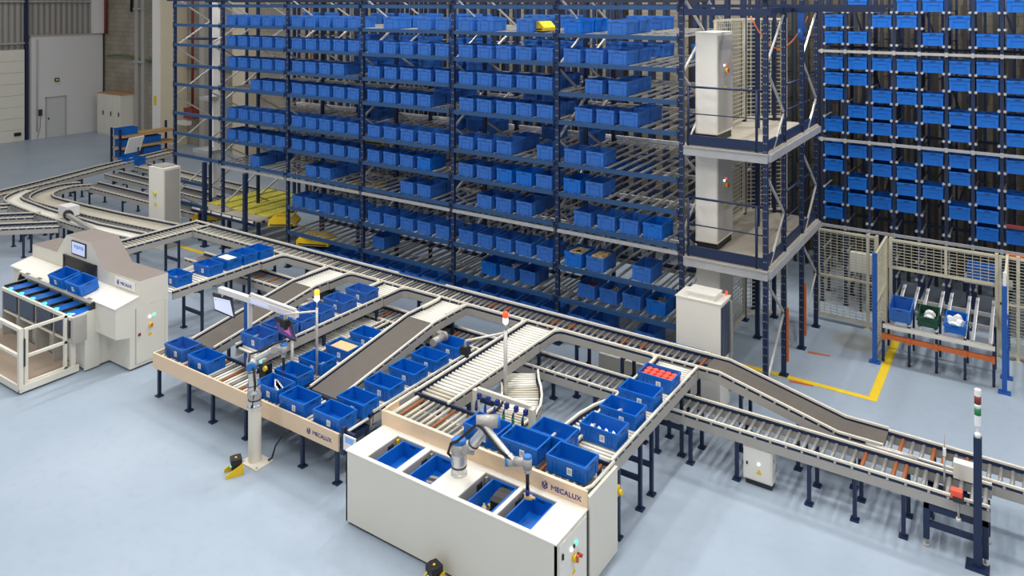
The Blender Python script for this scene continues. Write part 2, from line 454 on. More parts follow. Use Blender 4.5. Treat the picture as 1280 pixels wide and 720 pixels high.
# white partition with a plain door
b = MB(); b.box(-43.3, -42.9, 19.4, 23.15, 0, 5.33, 'pale_wall'); b.box(-43.32, -42.86, 19.36, 23.2, 5.33, 5.4, 'profile')
b.tube([(-42.8, 19.62, 0.4), (-42.8, 19.62, 5.2)], 0.025, 'profile'); b.tube([(-42.85, 23.1, 0.0), (-42.85, 23.1, 5.35)], 0.03, 'dark')
struct(b.build('wall_partition', None, (0,0,0)))
b = MB(); b.box(-42.9, -42.86, 20.1, 21.04, 0, 2.08, 'door_grey')
for y in (20.06, 21.04): b.box(-42.9, -42.83, y, y+0.05, 0, 2.12, 'profile')
b.box(-42.9, -42.83, 20.06, 21.09, 2.08, 2.13, 'profile')
b.cbox(-42.82, 20.2, 1.0, 0.05, 0.04, 0.12, 'dark'); struct(b.build('door_1', None, (0,0,0)))
# sectional gate at the far left
b = MB()
for k in range(8): b.box(-43.2, -43.1, 14.6, 19.15, k*0.585, k*0.585+0.572, 'cabinet')
b.box(-43.22, -43.15, 14.6, 19.15, 0, 4.68, 'profile')
for k in range(8): b.cbox(-43.08, 17.6, k*0.585+0.5, 0.05, 0.12, 0.05, 'dark')
b.cbox(-43.05, 18.8, 0.35, 0.1, 0.3, 0.16, 'black'); struct(b.build('door_2', None, (0,0,0)))
b = MB(); b.box(-42.86, -42.82, 20.52, 20.74, 2.9, 3.1, 'tote_green'); b.box(-42.82, -42.815, 20.57, 20.69, 2.96, 3.04, 'yellow_slat')
tag(b.build('exit_sign'), 'small dark green sign high above the grey door in the white wall', 'sign')
b = MB(); b.box(-42.9, -42.8, 19.72, 19.88, 1.2, 1.52, 'dark')
b.tube([(-42.83, 19.8, 1.2), (-42.82, 19.78, 0.6), (-42.8, 19.62, 0.05)], 0.012, 'pipe_red')
tag(b.build('wall_telephone'), 'small dark box with hanging cord on the white wall left of the grey door', 'box')
# columns on the back wall
b = MB(); b.box(-37.1, -36.55, 22.5, 23.2, 0, 12, 'col_white'); b.cbox(-36.83, 22.49, 2.15, 0.22, 0.02, 0.45, 'yellow'); struct(b.build('trim_2', None, (0,0,0)))
b = MB(); b.box(-36.55, -35.2, 22.6, 23.2, 0, 12, 'col_cream'); struct(b.build('trim_3', None, (0,0,0)))
b = MB(); b.box(-33.6, -33.2, 22.8, 23.2, 0, 12, 'profile'); b.box(-30.9, -29.8, 22.7, 23.2, 0, 12, 'col_cream'); struct(b.build('trim_4', None, (0,0,0)))
b = MB(); b.box(-43.2, -42.75, 22.6, 23.2, 5.4, 12, 'col_white'); struct(b.build('trim_5', None, (0,0,0)))
b = MB(); b.tube([(-42.5, 23.05, 5.35), (-42.5, 23.05, 11.9)], 0.09, 'pipe_red', 8); tag(b.build('standpipe'), 'dark red pipe running up the wall beside the white partition', 'pipe')
b = MB(); b.tube([(-34.0, 22.7, 1.4), (-34.0, 22.7, 11.9)], 0.07, 'pipe_red', 8); b.cbox(-34.0, 22.7, 1.7, 0.7, 0.5, 0.5, 'pipe_red'); b.cbox(-34.2, 22.4, 1.25, 0.7, 0.3, 0.2, 'cabinet')
tag(b.build('fire_riser'), 'red riser pipe with valve box on the block wall behind the rack', 'pipe')
b = MB()
for x in (-39.5, -38.9): b.box(x, x+0.3, 22.95, 23.2, 0.0, 11.9, 'profile')
for x in (-39.75, -39.62): b.tube([(x, 22.9, 6.6), (x+0.1, 22.9, 9.5), (x-0.1, 22.9, 11.9)], 0.05, 'black', 6)
for z in (3.9, 6.7): b.box(-39.6, -38.5, 22.9, 22.98, z, z+0.12, 'galv')
tag(b.build('cable_tray'), 'grey vertical cable trays on the block wall above the electrical cabinet', 'duct')
b = MB(); b.tube([(-42.4, 23.05, 4.15), (-40.9, 23.05, 4.25), (-37.2, 23.05, 4.0), (-31, 23.05, 3.9)], 0.05, 'pipe_green', 6)
tag(b.build('water_pipe'), 'thin green pipe crossing the block wall', 'pipe')
# electrical cabinet in the far corner
c = thing('electrical_cabinet', (-40.8, 22.6, 0), 'large grey electrical cabinet in the far corner beside the white wall', 'cabinet')
b = MB(); b.box(-41.95, -39.66, 22.3, 23.1, 0, 2.2, 'cabinet'); b.box(-41.98, -39.63, 22.28, 23.12, 2.2, 2.24, 'pallet_wood'); b.build('body', c)
for k in range(3):
    x = -41.93+k*0.76; b = MB(); b.box(x, x+0.74, 22.27, 22.3, 0.08, 2.15, 'cabinet'); b.cbox(x+0.62, 22.25, 1.2, 0.05, 0.04, 0.22, 'dark'); b.build('door', c)
# floor marking
b = MB(); b.box(-5.9, -2.27, 15.02, 15.15, 0.002, 0.006, 'yellow_line'); b.box(-2.42, -2.27, 15.15, 18.1, 0.002, 0.006, 'yellow_line')
tag(b.build('floor_marking'), 'yellow painted line on the floor around the lift tower', 'line')
b = MB(); b.box(-27, -13.0, 13.25, 13.4, 0.002, 0.006, 'yellow_line'); tag(b.build('floor_marking'), 'yellow painted line on the floor beneath the long conveyors at left', 'line')
b = MB(); b.box(-14.25, -12.2, 10.35, 10.5, 0.002, 0.006, 'yellow_line'); tag(b.build('floor_marking'), 'short yellow painted line under the left belt ramp beside the white machine', 'line')

# ------------------------------------------------------------------ long live rack
RX = [-21.7, -19.35, -16.55, -13.77, -10.92, -8.17, -5.46]
RY = [13.9, 15.12, 16.5]
LEV = [6.42, 5.82, 5.21, 4.62, 3.75, 3.14, 2.5, 1.63, 0.97]
rack = thing('flow_rack', (-13.5, 15.2, 0), 'long dark blue steel live storage rack full of blue totes', 'rack')
def upright(x, y, z1, holes=True, w=0.085, d=0.07, m='navy', hm='galv'):
    b = MB(); b.box(x-w/2, x+w/2, y-d/2, y+d/2, 0.02, z1, m); b.cbox(x, y, 0.012, 0.16, 0.16, 0.024, m)
    if holes:
        z = 0.4
        while z < min(z1, 7.3):
            for s in (-0.02, 0.02): b.cbox(x+s, y-d/2-0.001, z, 0.012, 0.003, 0.02, hm)
            z += 0.15
    return b
for i, x in enumerate(RX):
    for y in RY: upright(x, y, 7.4, holes=(y == RY[0])).build('upright', rack)
for i, x in enumerate(RX):
    # frame bracing between the front and rear uprights
    for (ya, yb) in ((RY[0], RY[1]), (RY[1], RY[2])):
        b = MB(); z = 0.5; s = 0
        while z < 6.8:
            p, q = ((x, ya, z), (x, yb, z+0.75)) if s else ((x, yb, z), (x, ya, z+0.75))
            b.bar(p, q, 0.042, 0.04, 'steel'); z += 0.75; s = 1-s
        b.build('bracing', rack)
def beam(x0, x1, y, z, m='beam_blue', h=0.085):
    b = MB(); b.box(x0+0.045, x1-0.045, y-0.03, y+0.03, z-h/2, z+h/2, m)
    for x in (x0+0.05, x1-0.05): b.cbox(x, y-0.035, z, 0.03, 0.012, h+0.08, 'navy')
    return b
for i in range(6):
    x0, x1 = RX[i], RX[i+1]
    beam(x0, x1, RY[0]-0.06, 7.0).build('beam', rack)
    beam(x0, x1, RY[2]+0.06, 7.0, 'navy').build('beam', rack)
    for k, z in enumerate(LEV):
        if i < 1 and k in (8,): pass
        front = not (i <= 0 and k >= 7) and not (i == 1 and k >= 7)
        if front: beam(x0, x1, RY[0]-0.06, z, 'beam_blue' if i else 'beam_blue').build('beam', rack)
        if i >= 1 and not (i == 1 and k >= 7):
            beam(x0, x1, RY[1], z+0.01, 'profile' if k in (6,) else 'navy', 0.07).build('beam', rack)
            beam(x0, x1, RY[2]+0.06, z+0.06, 'col_white' if k in (4, 6, 7) else 'profile', 0.085).build('beam', rack)
            # bed of roller tracks
            b = MB(); n = 10; pt = (x1-x0-0.2)/n
            for t in range(n+1):
                xx = x0+0.1+t*pt
                b.bar((xx, RY[0]-0.02, z+0.015), (xx, RY[2]+0.04, z+0.085), 0.028, 0.04, 'galv' if t % 2 else 'profile')
            b.build('roller_bed', rack)
    if i >= 1:
        b = MB(); b.box(x0+0.045, x1-0.045, RY[2]+0.02, RY[2]+0.08, 3.88, 3.96, 'white'); b.build('white_rail', rack)
        b = MB(); b.box(x0+0.045, x1-0.045, RY[0]-0.1, RY[0]-0.035, 2.35, 2.42, 'galv'); b.build('edge_profile', rack)
# floor level beds
for i in range(2, 6):
    x0, x1 = RX[i], RX[i+1]; b = MB()
    for t in range(11):
        xx = x0+0.1+t*(x1-x0-0.2)/10; b.bar((xx, RY[0]+0.1, 0.3), (xx, RY[2]+0.04, 0.36), 0.028, 0.04, 'profile')
    b.build('roller_bed', rack); beam(x0, x1, RY[0]+0.1, 0.27, 'navy').build('beam', rack)
b = MB()
b.box(-21.95, -3.6, RY[0]-0.12, RY[0]-0.02, 7.14, 7.2, 'navy'); b.box(-21.9, -5.4, RY[1]-0.05, RY[1]+0.05, 7.1, 7.18, 'dark'); b.build('top_rail', rack)

FRONT = {  # level: one string per bay; the digit is the number of totes in that lane
 0: ('11111', '11111', '02011', '21020', '20200'),
 1: ('11111', '11111', '11111', '11112', '11200'),
 2: ('11111', '11130', '11111', '11112', '01200'),
 3: ('00111', '11111', '11130', '11112', '11200'),
 4: ('11111', '11111', '11111', '11201', '11000'),
 5: ('11111', '11111', '11110', '11111', '11000'),
 6: ('00200', '01200', '00120', '01120', '11110'),
 7: ('00000', '11111', '11111', '11111', '11010'),
 8: ('00000', '00000', '10000', '01110', '11110'),
 9: ('00000', '11111', '11111', '11111', '11010'),
}
REAR = {0: ('00110', '00110', '10110', '01110', '01100'), 1: ('00000', '01011', '10110', '01110', '11101'), 2: ('00000', '01101', '10110', '00000', '00000'),
        3: ('00000', '00000', '01010', '01100', '00000'), 4: ('00000', '01100', '00111', '00101', '00000'), 5: ('00011', '00110', '11011', '00000', '11000'),
        6: ('00000', '11000', '10000', '00000', '00000'), 7: ('00000', '11110', '11100', '00000', '00000')}
BAYN = ['second', 'third', 'fourth', 'fifth', 'sixth']
LVN = ['topmost', 'second', 'third', 'fourth', 'fifth', 'sixth', 'seventh', 'eighth', 'ninth', 'lowest']
def rack_tote(lv, bay, slot, d, label):
    x0, x1 = RX[bay+1], RX[bay+2]; p = (x1-x0-0.16)/5
    x = x0+0.08+p*(slot+0.5)+random.uniform(-0.015, 0.015)
    if lv in (3, 6, 8) and bay == 4: x += 0.25
    z = (LEV[lv]+0.04 if lv < 9 else 0.325); y = RY[0]+0.30+0.63*d
    if lv == 9: y += 0.16
    if lv == 8 and bay >= 2: y += 0.15
    z += (y-0.3-RY[0])*0.0275
    me = ME_R2 if (lv, bay, slot) in ((0,4,0),(5,3,4-1),(5,4,0),(6,4,3),(5,2,3),(5,3,2),(7,4,0),(8,3,1),(8,4,3)) else ME_R
    o = bpy.data.objects.new('tote', me); COL.objects.link(o); o.location = (x, y, z); o.rotation_euler = (math.radians(1.5), 0, PI/2); WL[o.name] = (x, y, z)
    return tag(o, label, 'crate', 'blue totes on the long live rack')
n_rack = 0
for lv, rows in FRONT.items():
    for bay, st in enumerate(rows):
        for sl, ch in enumerate(st):
            for d in range(int(ch)):
                pos = 'front tote' if d == 0 else ('second-row tote' if d == 1 else 'third-row tote')
                rack_tote(lv, bay, sl, d, 'blue %s, %s level, %s slot from left, %s bay of live rack' % (pos, LVN[lv], ORD[sl], BAYN[bay])); n_rack += 1
for lv, rows in REAR.items():
    for bay, st in enumerate(rows):
        for sl, ch in enumerate(st):
            if ch == '1' and int(FRONT[lv][bay][sl]) < 3:
                rack_tote(lv, bay, sl, 3, 'blue rear tote, %s level, %s slot from left, %s bay of live rack' % (LVN[lv], ORD[sl], BAYN[bay])); n_rack += 1
for z in (1.72, 1.08): MB().box(-21.66, -19.99, 13.8, 13.86, z-0.04, z+0.04, 'beam_blue').build('beam', rack)
# yellow shuttle covers in the rack
def yellow_cover(x, y, z, lx, ly, label, rz=0.0):
    b = MB(); h = 0.2
    b.prism([(-lx/2, 0), (lx/2, 0), (lx/2, h*0.35), (lx*0.3, h), (-lx*0.42, h), (-lx/2, h*0.6)], 'y', -ly/2, ly/2, 'yellow')
    for k in range(4): b.cbox(-lx*0.25+k*0.07, 0.0, h+0.002, 0.045, 0.09, 0.004, 'orange')
    b.box(-lx/2+0.05, lx/2-0.05, -ly/2-0.01, -ly/2, 0.02, 0.05, 'dark')
    o = inst('shuttle_cover', b.mesh('shuttle_cover'), None, (x, y, z), (0, 0, rz)); tag(o, label, 'machine', 'yellow shuttles in the rack')
yellow_cover(-8.95, 14.35, 6.49, 0.65, 0.5, 'yellow shuttle cover among totes on the topmost rack level')
yellow_cover(-17.35, 14.45, 0.92, 0.75, 0.6, 'yellow shuttle cover beside the yellow slatted bed', 0.6)
yellow_cover(-15.35, 15.75, 1.87, 1.1, 0.55, 'yellow shuttle cover behind totes on the eighth rack level', 0.25)
yellow_cover(-15.75, 14.2, 0.72, 0.9, 0.6, 'yellow shuttle cover low in the third bay of the rack', 0.4)
yellow_cover(-20.6, 14.3, 0.55, 0.8, 0.5, 'yellow shuttle cover under the yellow slatted bed near the tall white cabinet', 0.5)
yellow_cover(-14.9, 15.6, 3.25, 0.8, 0.5, 'yellow shuttle cover behind totes on the sixth rack level', 0.1)
# slatted bed in the two left bays
bed = thing('slatted_bed', (-19.2, 15.1, 0), 'transfer bed with yellow slats at the left end of the rack', 'conveyor')
b = MB(); b.prism([(-20.7, 13.82), (-17.8, 13.82), (-17.8, 14.25), (-20.7, 14.25)], 'z', 1.0, 1.05, 'deck'); b.build('front_plate', bed)
b = MB(); b.box(-20.7, -17.8, 13.78, 13.82, 0.9, 1.05, 'navy')
for k in range(6): b.box(-20.65+k*0.48, -20.25+k*0.48, 13.765, 13.78, 0.99, 1.045, 'col_white')
b.build('front_edge', bed)
for k in range(5):
    x = -20.65+k*0.57; b = MB()
    for j in range(18): b.box(x, x+0.44, 14.3+j*0.122, 14.395+j*0.122, 1.0, 1.05, 'yellow_slat')
    b.box(x+0.04, x+0.4, 14.26, 16.5, 0.95, 0.985, 'taupe'); b.build('slat_panel', bed)
b = MB(); b.box(-20.7, -17.8, 16.5, 16.56, 0.9, 1.08, 'galv'); b.build('rear_edge', bed)
for x in (-20.6, -19.2, -17.9):
    for y in (14.0, 16.3):
        b = MB(); b.box(x-0.04, x+0.04, y-0.04, y+0.04, 0, 0.95, 'navy'); b.build('leg', bed)
for x in (-19.95, -18.1):
    b = MB(); b.box(x-0.05, x+0.05, 13.66, 13.76, 0, 2.35 if x > -19 else 2.45, 'navy'); b.cbox(x, 13.71, 0.012, 0.2, 0.18, 0.024, 'navy')
    tag(b.build('support_post'), 'navy post in front of the slatted bed, ' + ('left one near the white cabinet' if x < -19 else 'right one at the bed corner'), 'post')
b = MB(); b.box(-22.9, -22.65, 15.9, 16.15, 0, 7.4, 'col_white'); b.cbox(-22.9, 15.6, 5.9, 1.0, 0.6, 0.05, 'navy')
b.cbox(-22.8, 15.85, 3.9, 0.5, 0.4, 0.12, 'galv'); b.cbox(-22.6, 15.7, 2.2, 0.9, 0.6, 0.12, 'galv')
tag(b.build('stacker_mast'), 'white stacker mast standing behind the left end of the rack', 'mast')

# ------------------------------------------------------------------ service tower at the right end of the rack
tw = thing('service_tower', (-4.4, 15.5, 0), 'navy steel tower with three railed platforms at the rack end', 'tower')
TX = -3.9
for y in (13.9, 15.12, 16.5, 17.78):
    upright(TX, y, 7.4, w=0.085, d=0.075, hm='galv').build('upright', tw)
for y in (15.12, 16.5, 17.78): upright(TX-0.9, y, 7.4, holes=False).build('upright', tw) if y != 15.12 else None
for ya, yb in ((13.9, 15.12), (16.5, 17.78)):
    z = 0.25; s = 0
    while z < 6.9:
        p, q = ((TX, ya, z), (TX, yb, z+0.95)) if not s else ((TX, yb, z), (TX, ya, z+0.95))
        b = MB(); b.bar(p, q, 0.035, 0.035, 'galv' if s else 'steel'); b.build('bracing', tw); z += 0.95; s = 1-s
for y, zz in ((15.2, 1.0), (16.58, 1.05)):
    b = MB(); b.box(TX+0.05, TX+0.09, y-0.1, y-0.06, 0.28, zz+0.3, 'orange'); b.build('guard', tw)
for x, y in ((-3.55, 14.95), (-3.55, 16.4)):
    b = MB(); b.prism([(x-0.2, y-0.05), (x+0.22, y+0.02), (x+0.2, y+0.07), (x-0.2, y+0.03)], 'z', 0.003, 0.008, 'orange')
    tag(b.build('floor_sticker'), 'faded orange strip on the floor by the tower foot, ' + ('nearer the yellow line' if y < 15.5 else 'farther from the yellow line'), 'marking')
for zp, rail in ((4.42, True), (2.35, True)):
    b = MB(); b.box(-5.4, -3.85, 13.9, 17.8, zp-0.03, zp+0.02, 'deck'); b.build('deck', tw)
    b = MB(); b.box(-5.4, -3.85, 13.82, 13.9, zp-0.17, zp-0.02, 'galv'); b.box(-3.85, -3.8, 13.9, 17.8, zp-0.15, zp-0.02, 'galv')
    b.box(-5.4, -3.85, 13.8, 13.9, zp-0.02, zp+0.0, 'profile'); b.build('edge_channel', tw)
    b = MB(); b.box(-5.36, -3.9, 13.88, 13.92, zp+0.02, zp+0.2, 'navy'); b.box(-3.93, -3.89, 14.0, 17.7, zp+0.02, zp+0.2, 'navy'); b.build('toe_board', tw)
    b = MB()
    b.tube([(-5.35, 13.9, zp+1.1), (-3.92, 13.9, zp+1.1)], 0.022, 'navy'); b.tube([(-5.35, 13.9, zp+0.6), (-3.92, 13.9, zp+0.6)], 0.012, 'navy')
    b.tube([(-3.92, 15.1, zp+1.1), (-3.92, 17.7, zp+1.1)], 0.022, 'navy'); b.tube([(-3.92, 15.1, zp+0.6), (-3.92, 17.7, zp+0.6)], 0.012, 'navy')
    for x in (-5.33, -4.06): b.cyl((x, 13.9, zp), (x, 13.9, zp+1.1), 0.025, 'navy', 8)
    b.build('handrail', tw)
b = MB(); b.box(-5.4, -3.8, 13.84, 13.96, 6.86, 6.98, 'navy'); b.box(-5.6, -2.0, 14.9, 15.0, 7.0, 7.06, 'navy'); b.box(-3.95, -3.85, 13.9, 17.8, 6.9, 7.0, 'navy')
b.box(-4.2, -2.2, 15.5, 15.58, 6.92, 7.0, 'navy'); b.build('top_frame', tw)
# mesh screens and back column of the tower
def mesh_panel(b, a, c, z0, z1, step=0.07, vstep=0.16, wire=0.011, m='fence', frame=0.05):
    a = Vector((a[0], a[1], 0)); c = Vector((c[0], c[1], 0)); L = (c-a).length
    for e in (a, c): b.bar((e.x, e.y, z0), (e.x, e.y, z1), frame, frame, m)
    for z in (z0+frame/2, z1-frame/2): b.bar((a.x, a.y, z), (c.x, c.y, z), frame*0.8, frame, m)
    z = z0+step
    while z < z1-0.02: b.bar((a.x, a.y, z), (c.x, c.y, z), wire, wire, m); z += step
    n = max(1, int(L/vstep))
    for i in range(1, n):
        p = a+(c-a)*(i/n); b.bar((p.x, p.y, z0), (p.x, p.y, z1), wire, wire, m)
for z0, z1 in ((4.5, 6.75), (2.42, 4.2), (0.1, 2.1)):
    b = MB(); mesh_panel(b, (-5.3, 15.3), (-5.3, 17.2), z0, z1, 0.09, 0.12, 0.012); mesh_panel(b, (-5.3, 17.3), (-4.6, 18.0), z0, z1, 0.09, 0.12, 0.012)
    b.build('mesh_screen', tw)
for y in (17.25, 18.0):
    b = MB(); b.box(-5.35, -5.27, y-0.04, y+0.04, 0.02, 7.0, 'navy'); b.cbox(-5.31, y, 0.012, 0.18, 0.16, 0.024, 'navy'); b.build('post', tw)
def control_cabinet(x0, x1, y0, y1, z0, z1, label, plinth=True, knobs=True):
    c = thing('control_cabinet', ((x0+x1)/2, (y0+y1)/2, z0), label, 'cabinet')
    b = MB(); zb = z0+(0.14 if plinth else 0.0); b.box(x0, x1, y0, y1, zb, z1, 'cabinet')
    b.box(x0+0.02, x1-0.02, y0-0.004, y0, zb+0.02, z1-0.02, 'cabinet_top'); b.box(x0-0.005, x1+0.005, y0-0.005, y1+0.005, z1-0.012, z1+0.01, 'cabinet_top'); b.build('body', c)
    if plinth: b = MB(); b.box(x0+0.02, x1-0.02, y0+0.02, y1-0.02, z0, zb, 'black'); b.build('plinth', c)
    b = MB(); b.box(x1, x1+0.012, y0+0.03, y1-0.03, zb+0.05, z1-0.05, 'profile'); dr = b.build('door', c)
    if knobs:
        ym = (y0+y1)/2; zc = zb+(z1-zb)*0.62
        b = MB(); b.cbox(x1+0.02, ym-0.1, zc+0.1, 0.02, 0.035, 0.035, 'led_white'); b.build('indicator_lamp', dr); b = MB(); b.cbox(x1+0.02, ym+0.0, zc+0.12, 0.02, 0.035, 0.035, 'led_red'); b.build('indicator_lamp', dr)
        b = MB(); b.cyl((x1+0.012, ym-0.02, zc), (x1+0.06, ym-0.02, zc), 0.045, 'yellow', 12); b.cbox(x1+0.07, ym-0.02, zc, 0.03, 0.02, 0.08, 'red'); b.build('main_switch', dr)
        b = MB(); b.cbox(x1+0.016, ym-0.02, zc-0.35, 0.01, 0.1, 0.1, 'yellow'); b.build('warning_sticker', dr)
    return c
control_cabinet(-5.36, -4.93, 14.35, 15.25, 4.44, 6.52, 'tall white control cabinet standing on the upper tower platform')
control_cabinet(-5.36, -4.93, 14.35, 15.25, 2.37, 4.2, 'tall white control cabinet standing on the middle tower platform')
c = control_cabinet(-5.36, -4.9, 14.4, 15.2, 0.0, 2.1, 'white control cabinet standing on the floor under the lower tower platform', knobs=False)
c = thing('control_cabinet', (-4.85, 13.35, 0), 'large white control cabinet beside the main conveyor with cooling unit on top', 'cabinet')
b = MB(); b.box(-5.25, -4.45, 13.1, 13.62, 0, 1.86, 'cabinet_top'); b.box(-5.27, -4.43, 13.09, 13.63, 1.86, 1.88, 'cabinet_top'); b.build('body', c)
b = MB(); b.box(-5.05, -4.58, 13.16, 13.5, 1.88, 1.97, 'cabinet_top'); b.box(-5.08, -4.55, 13.14, 13.52, 1.95, 1.985, 'cabinet_top'); b.build('cooling_unit', c)
b = MB(); b.box(-4.45, -4.43, 13.14, 13.58, 0.9, 1.8, 'dark_glass'); b.box(-4.44, -4.4, 13.55, 13.6, 0.2, 1.8, 'profile'); b.build('window', c)
b = MB(); b.cbox(-4.5, 13.58, 1.92, 0.03, 0.03, 0.07, 'led_red'); b.build('indicator_lamp', c)
# hanging orange air hose and blue hose reel
b = MB(); pts = [(-4.5+0.95*t, 15.0+0.5*t, 6.85-1.6*math.sin(PI*(0.12+0.76*t))*0.62+0.35) for t in [i/14 for i in range(15)]]
b.tube(pts, 0.014, 'cable_orange'); tag(b.build('air_hose'), 'orange air hose hanging in a loop at the top of the tower', 'hose')
b = MB(); b.cyl((-3.7, 15.45, 6.5), (-3.6, 15.45, 6.5), 0.12, 'post_blue', 14); b.cyl((-3.72, 15.45, 6.5), (-3.58, 15.45, 6.5), 0.05, 'dark', 10); b.box(-3.72, -3.6, 15.4, 15.5, 6.58, 6.9, 'post_blue')
tag(b.build('hose_reel'), 'small blue hose reel fixed high on the tower top frame', 'reel')

# ------------------------------------------------------------------ far rack behind the fence
R2Y = 19.4
rx = [-4.12, -3.6, -3.08, -2.57, -2.06, -1.53, -1.03, -0.5, 0.06, 0.62, 1.2]
ROWZ = [6.88, 6.52, 6.13, 5.53, 5.16, 4.79, 4.41, 4.05, 3.48, 3.11, 2.74, 2.36, 1.99]
r2 = thing('mini_load_rack', (-2.0, 20.5, 0), 'tall dark rack of blue totes behind the mesh fence at right', 'rack')
for i, x in enumerate(rx):
    for y in (R2Y+0.05, R2Y+0.8):
        b = MB(); b.box(x-0.035, x+0.035, y-0.03, y+0.03, 0.02, 7.6, 'navy'); b.cbox(x, y, 0.012, 0.12, 0.12, 0.024, 'navy'); b.build('upright', r2)
for z in (5.95, 3.86, 1.82):
    b = MB(); b.box(rx[0]-0.1, rx[-1], R2Y-0.03, R2Y+0.02, z-0.03, z+0.03, 'galv')
    for x in rx: b.cbox(x, R2Y-0.035, z, 0.06, 0.02, 0.1, 'profile')
    b.build('front_rail', r2)
for z in (6.0, 3.95, 1.9):
    b = MB(); b.box(rx[0]-0.1, rx[-1], R2Y+0.95, R2Y+1.0, z-0.03, z+0.03, 'navy'); b.build('rear_rail', r2)
ANG = []
for z in ROWZ+[1.3, 0.9, 0.5]:
    for i in range(len(rx)-1):
        b = MB()
        for s, x in ((1, rx[i]), (-1, rx[i+1])):
            xx = x+s*0.055
            b.box(min(xx, x+s*0.035), max(xx+s*0.015, x+s*0.035), R2Y+0.0, R2Y+0.85, z-0.028, z-0.006, 'steel')
            b.cyl((xx, R2Y-0.02, z-0.005), (xx, R2Y+0.02, z-0.005), 0.03, 'galv', 10)
        ANG.append((b, z, i))
MAXR = 100
for k, (b, z, i) in enumerate(ANG[:MAXR]): b.build('shelf_bracket', r2)
rest = MB()
for (b, z, i) in ANG[MAXR:]:
    o = len(rest.v); rest.v += b.v; rest.f += [tuple(q+o for q in f) for f in b.f]; rest.m += b.m; rest.sm += b.sm
tag(rest.build('shelf_bracket', r2), kind='stuff')
for i in (1, 4, 7):
    b = MB(); b.bar((rx[i], R2Y+1.0, 0.2), (rx[i+2], R2Y+1.0, 3.6), 0.04, 0.02, 'navy', up=(0, 1, 0)); b.bar((rx[i+2], R2Y+1.0, 3.6), (rx[i], R2Y+1.0, 7.0), 0.04, 0.02, 'navy', up=(0, 1, 0)); b.build('bracing', r2)
b = MB(); b.box(-0.42, 1.2, R2Y-0.08, R2Y-0.02, 1.72, 1.8, 'orange'); b.box(-0.42, 1.2, R2Y-0.08, R2Y-0.02, 2.35, 2.42, 'pipe_red'); b.build('orange_beam', r2)
OCC = ['0101101111', '1011010011', '1100101101', '1111111011', '1101011101', '1011100111', '0110111101', '1111010101', '1110111101', '1011010011', '0101101101', '1111011011', '1000001111']
for r, st in enumerate(OCC):
    for c_, ch in enumerate(st):
        if ch == '1' and c_ < 9:
            x = (rx[c_]+rx[c_+1])/2; z = ROWZ[r]
            o = bpy.data.objects.new('tote', ME_B); COL.objects.link(o); o.location = (x, R2Y+0.3, z+0.008); o.rotation_euler = (0, 0, PI/2); WL[o.name] = tuple(o.location)
            tag(o, 'blue tote in the far fenced rack, %s row from top, %s column from left' % (ORD[r], ORD[c_]), 'crate', 'blue totes in the far fenced rack')
# the rack line continues empty behind the live rack; second line behind it
r3 = thing('storage_rack', (-15, 20.2, 0), 'dark empty rack uprights standing behind the long live rack', 'rack')
x = -22.3; k = 0
while x < -5.6:
    b = MB(); b.box(x-0.05, x+0.05, 19.2, 19.26, 0.02, 7.5, 'navy'); b.box(x+0.16, x+0.26, 19.9, 19.95, 0.02, 7.5, 'dark'); b.box(x-0.05, x+0.05, 20.4, 20.46, 0.02, 7.5, 'navy')
    for z in (0.9, 1.9, 2.9, 3.9, 4.9, 5.9, 6.6): b.box(x+0.04, x+0.1, 19.2, 20.46, z, z+0.03, 'galv')
    if k % 5 == 0: b.box(x+0.12, x+0.3, 19.5, 19.6, 0.02, 7.5, ('pallet_wood' if k % 2 == 0 else 'profile') if k < 11 else 'dark')
    b.build('upright_frame', r3); x += 0.42; k += 1
for z in (1.0, 3.0, 5.0, 7.0):
    b = MB(); b.box(-22.4, -5.6, 19.15, 19.2, z, z+0.05, 'navy'); b.build('beam', r3)
r4 = thing('storage_rack', (-2, 22.3, 0), 'dark rack uprights against the block wall behind the fenced tote rack', 'rack')
for i, x in enumerate([-6.6+0.31*k for k in range(27)]):
    b = MB(); b.box(x-0.04, x+0.04, 21.9, 21.95, 0.02, 7.5, 'dark'); b.box(x+0.05, x+0.11, 22.6, 22.65, 0.02, 7.5, 'navy')
    for z in ROWZ[::2]: b.box(x+0.03, x+0.07, 21.9, 22.6, z, z+0.02, 'dark')
    b.build('upright_frame', r4)

# ------------------------------------------------------------------ mesh fence, gravity bench with three totes
def fence(a, c, z0, z1, label, mid=None, posts=()):
    t = thing('mesh_fence', ((a[0]+c[0])/2, (a[1]+c[1])/2, 0), label, 'fence')
    b = MB(); mesh_panel(b, a, c, z0, z1, 0.062, 0.13, 0.011); 
    if mid: b.bar((a[0], a[1], mid), (c[0], c[1], mid), 0.05, 0.05, 'fence')
    b.build('mesh_panel', t)
    for (x, y) in posts:
        q = MB(); q.box(x-0.03, x+0.03, y-0.03, y+0.03, 0.01, z1+0.03, 'fence'); q.cbox(x, y, 0.008, 0.14, 0.14, 0.016, 'fence'); q.build('post', t)
    return t
fence((-3.95, 18.25), (-2.78, 18.25), 0.1, 2.04, 'beige wire mesh fence between the tower and the left blue post', 1.02, ((-2.93, 18.25), (-2.75, 18.25)))
fence((-2.5, 18.25), (-0.56, 18.25), 1.42, 2.05, 'beige wire mesh panel above the opening for the gravity bench', None, ((-2.48, 18.25), (-0.56, 18.25)))
q = MB(); q.bar((-1.45, 18.25, 1.42), (-1.45, 18.25, 2.05), 0.05, 0.05, 'fence'); tag(q.build('fence_stile'), 'beige upright in the middle of the mesh panel above the bench', 'post')
fence((-0.5, 18.25), (1.4, 18.25), 0.1, 2.05, 'beige wire mesh fence right of the gravity bench opening', 1.1, ((-0.2, 18.25), (1.4, 18.25)))
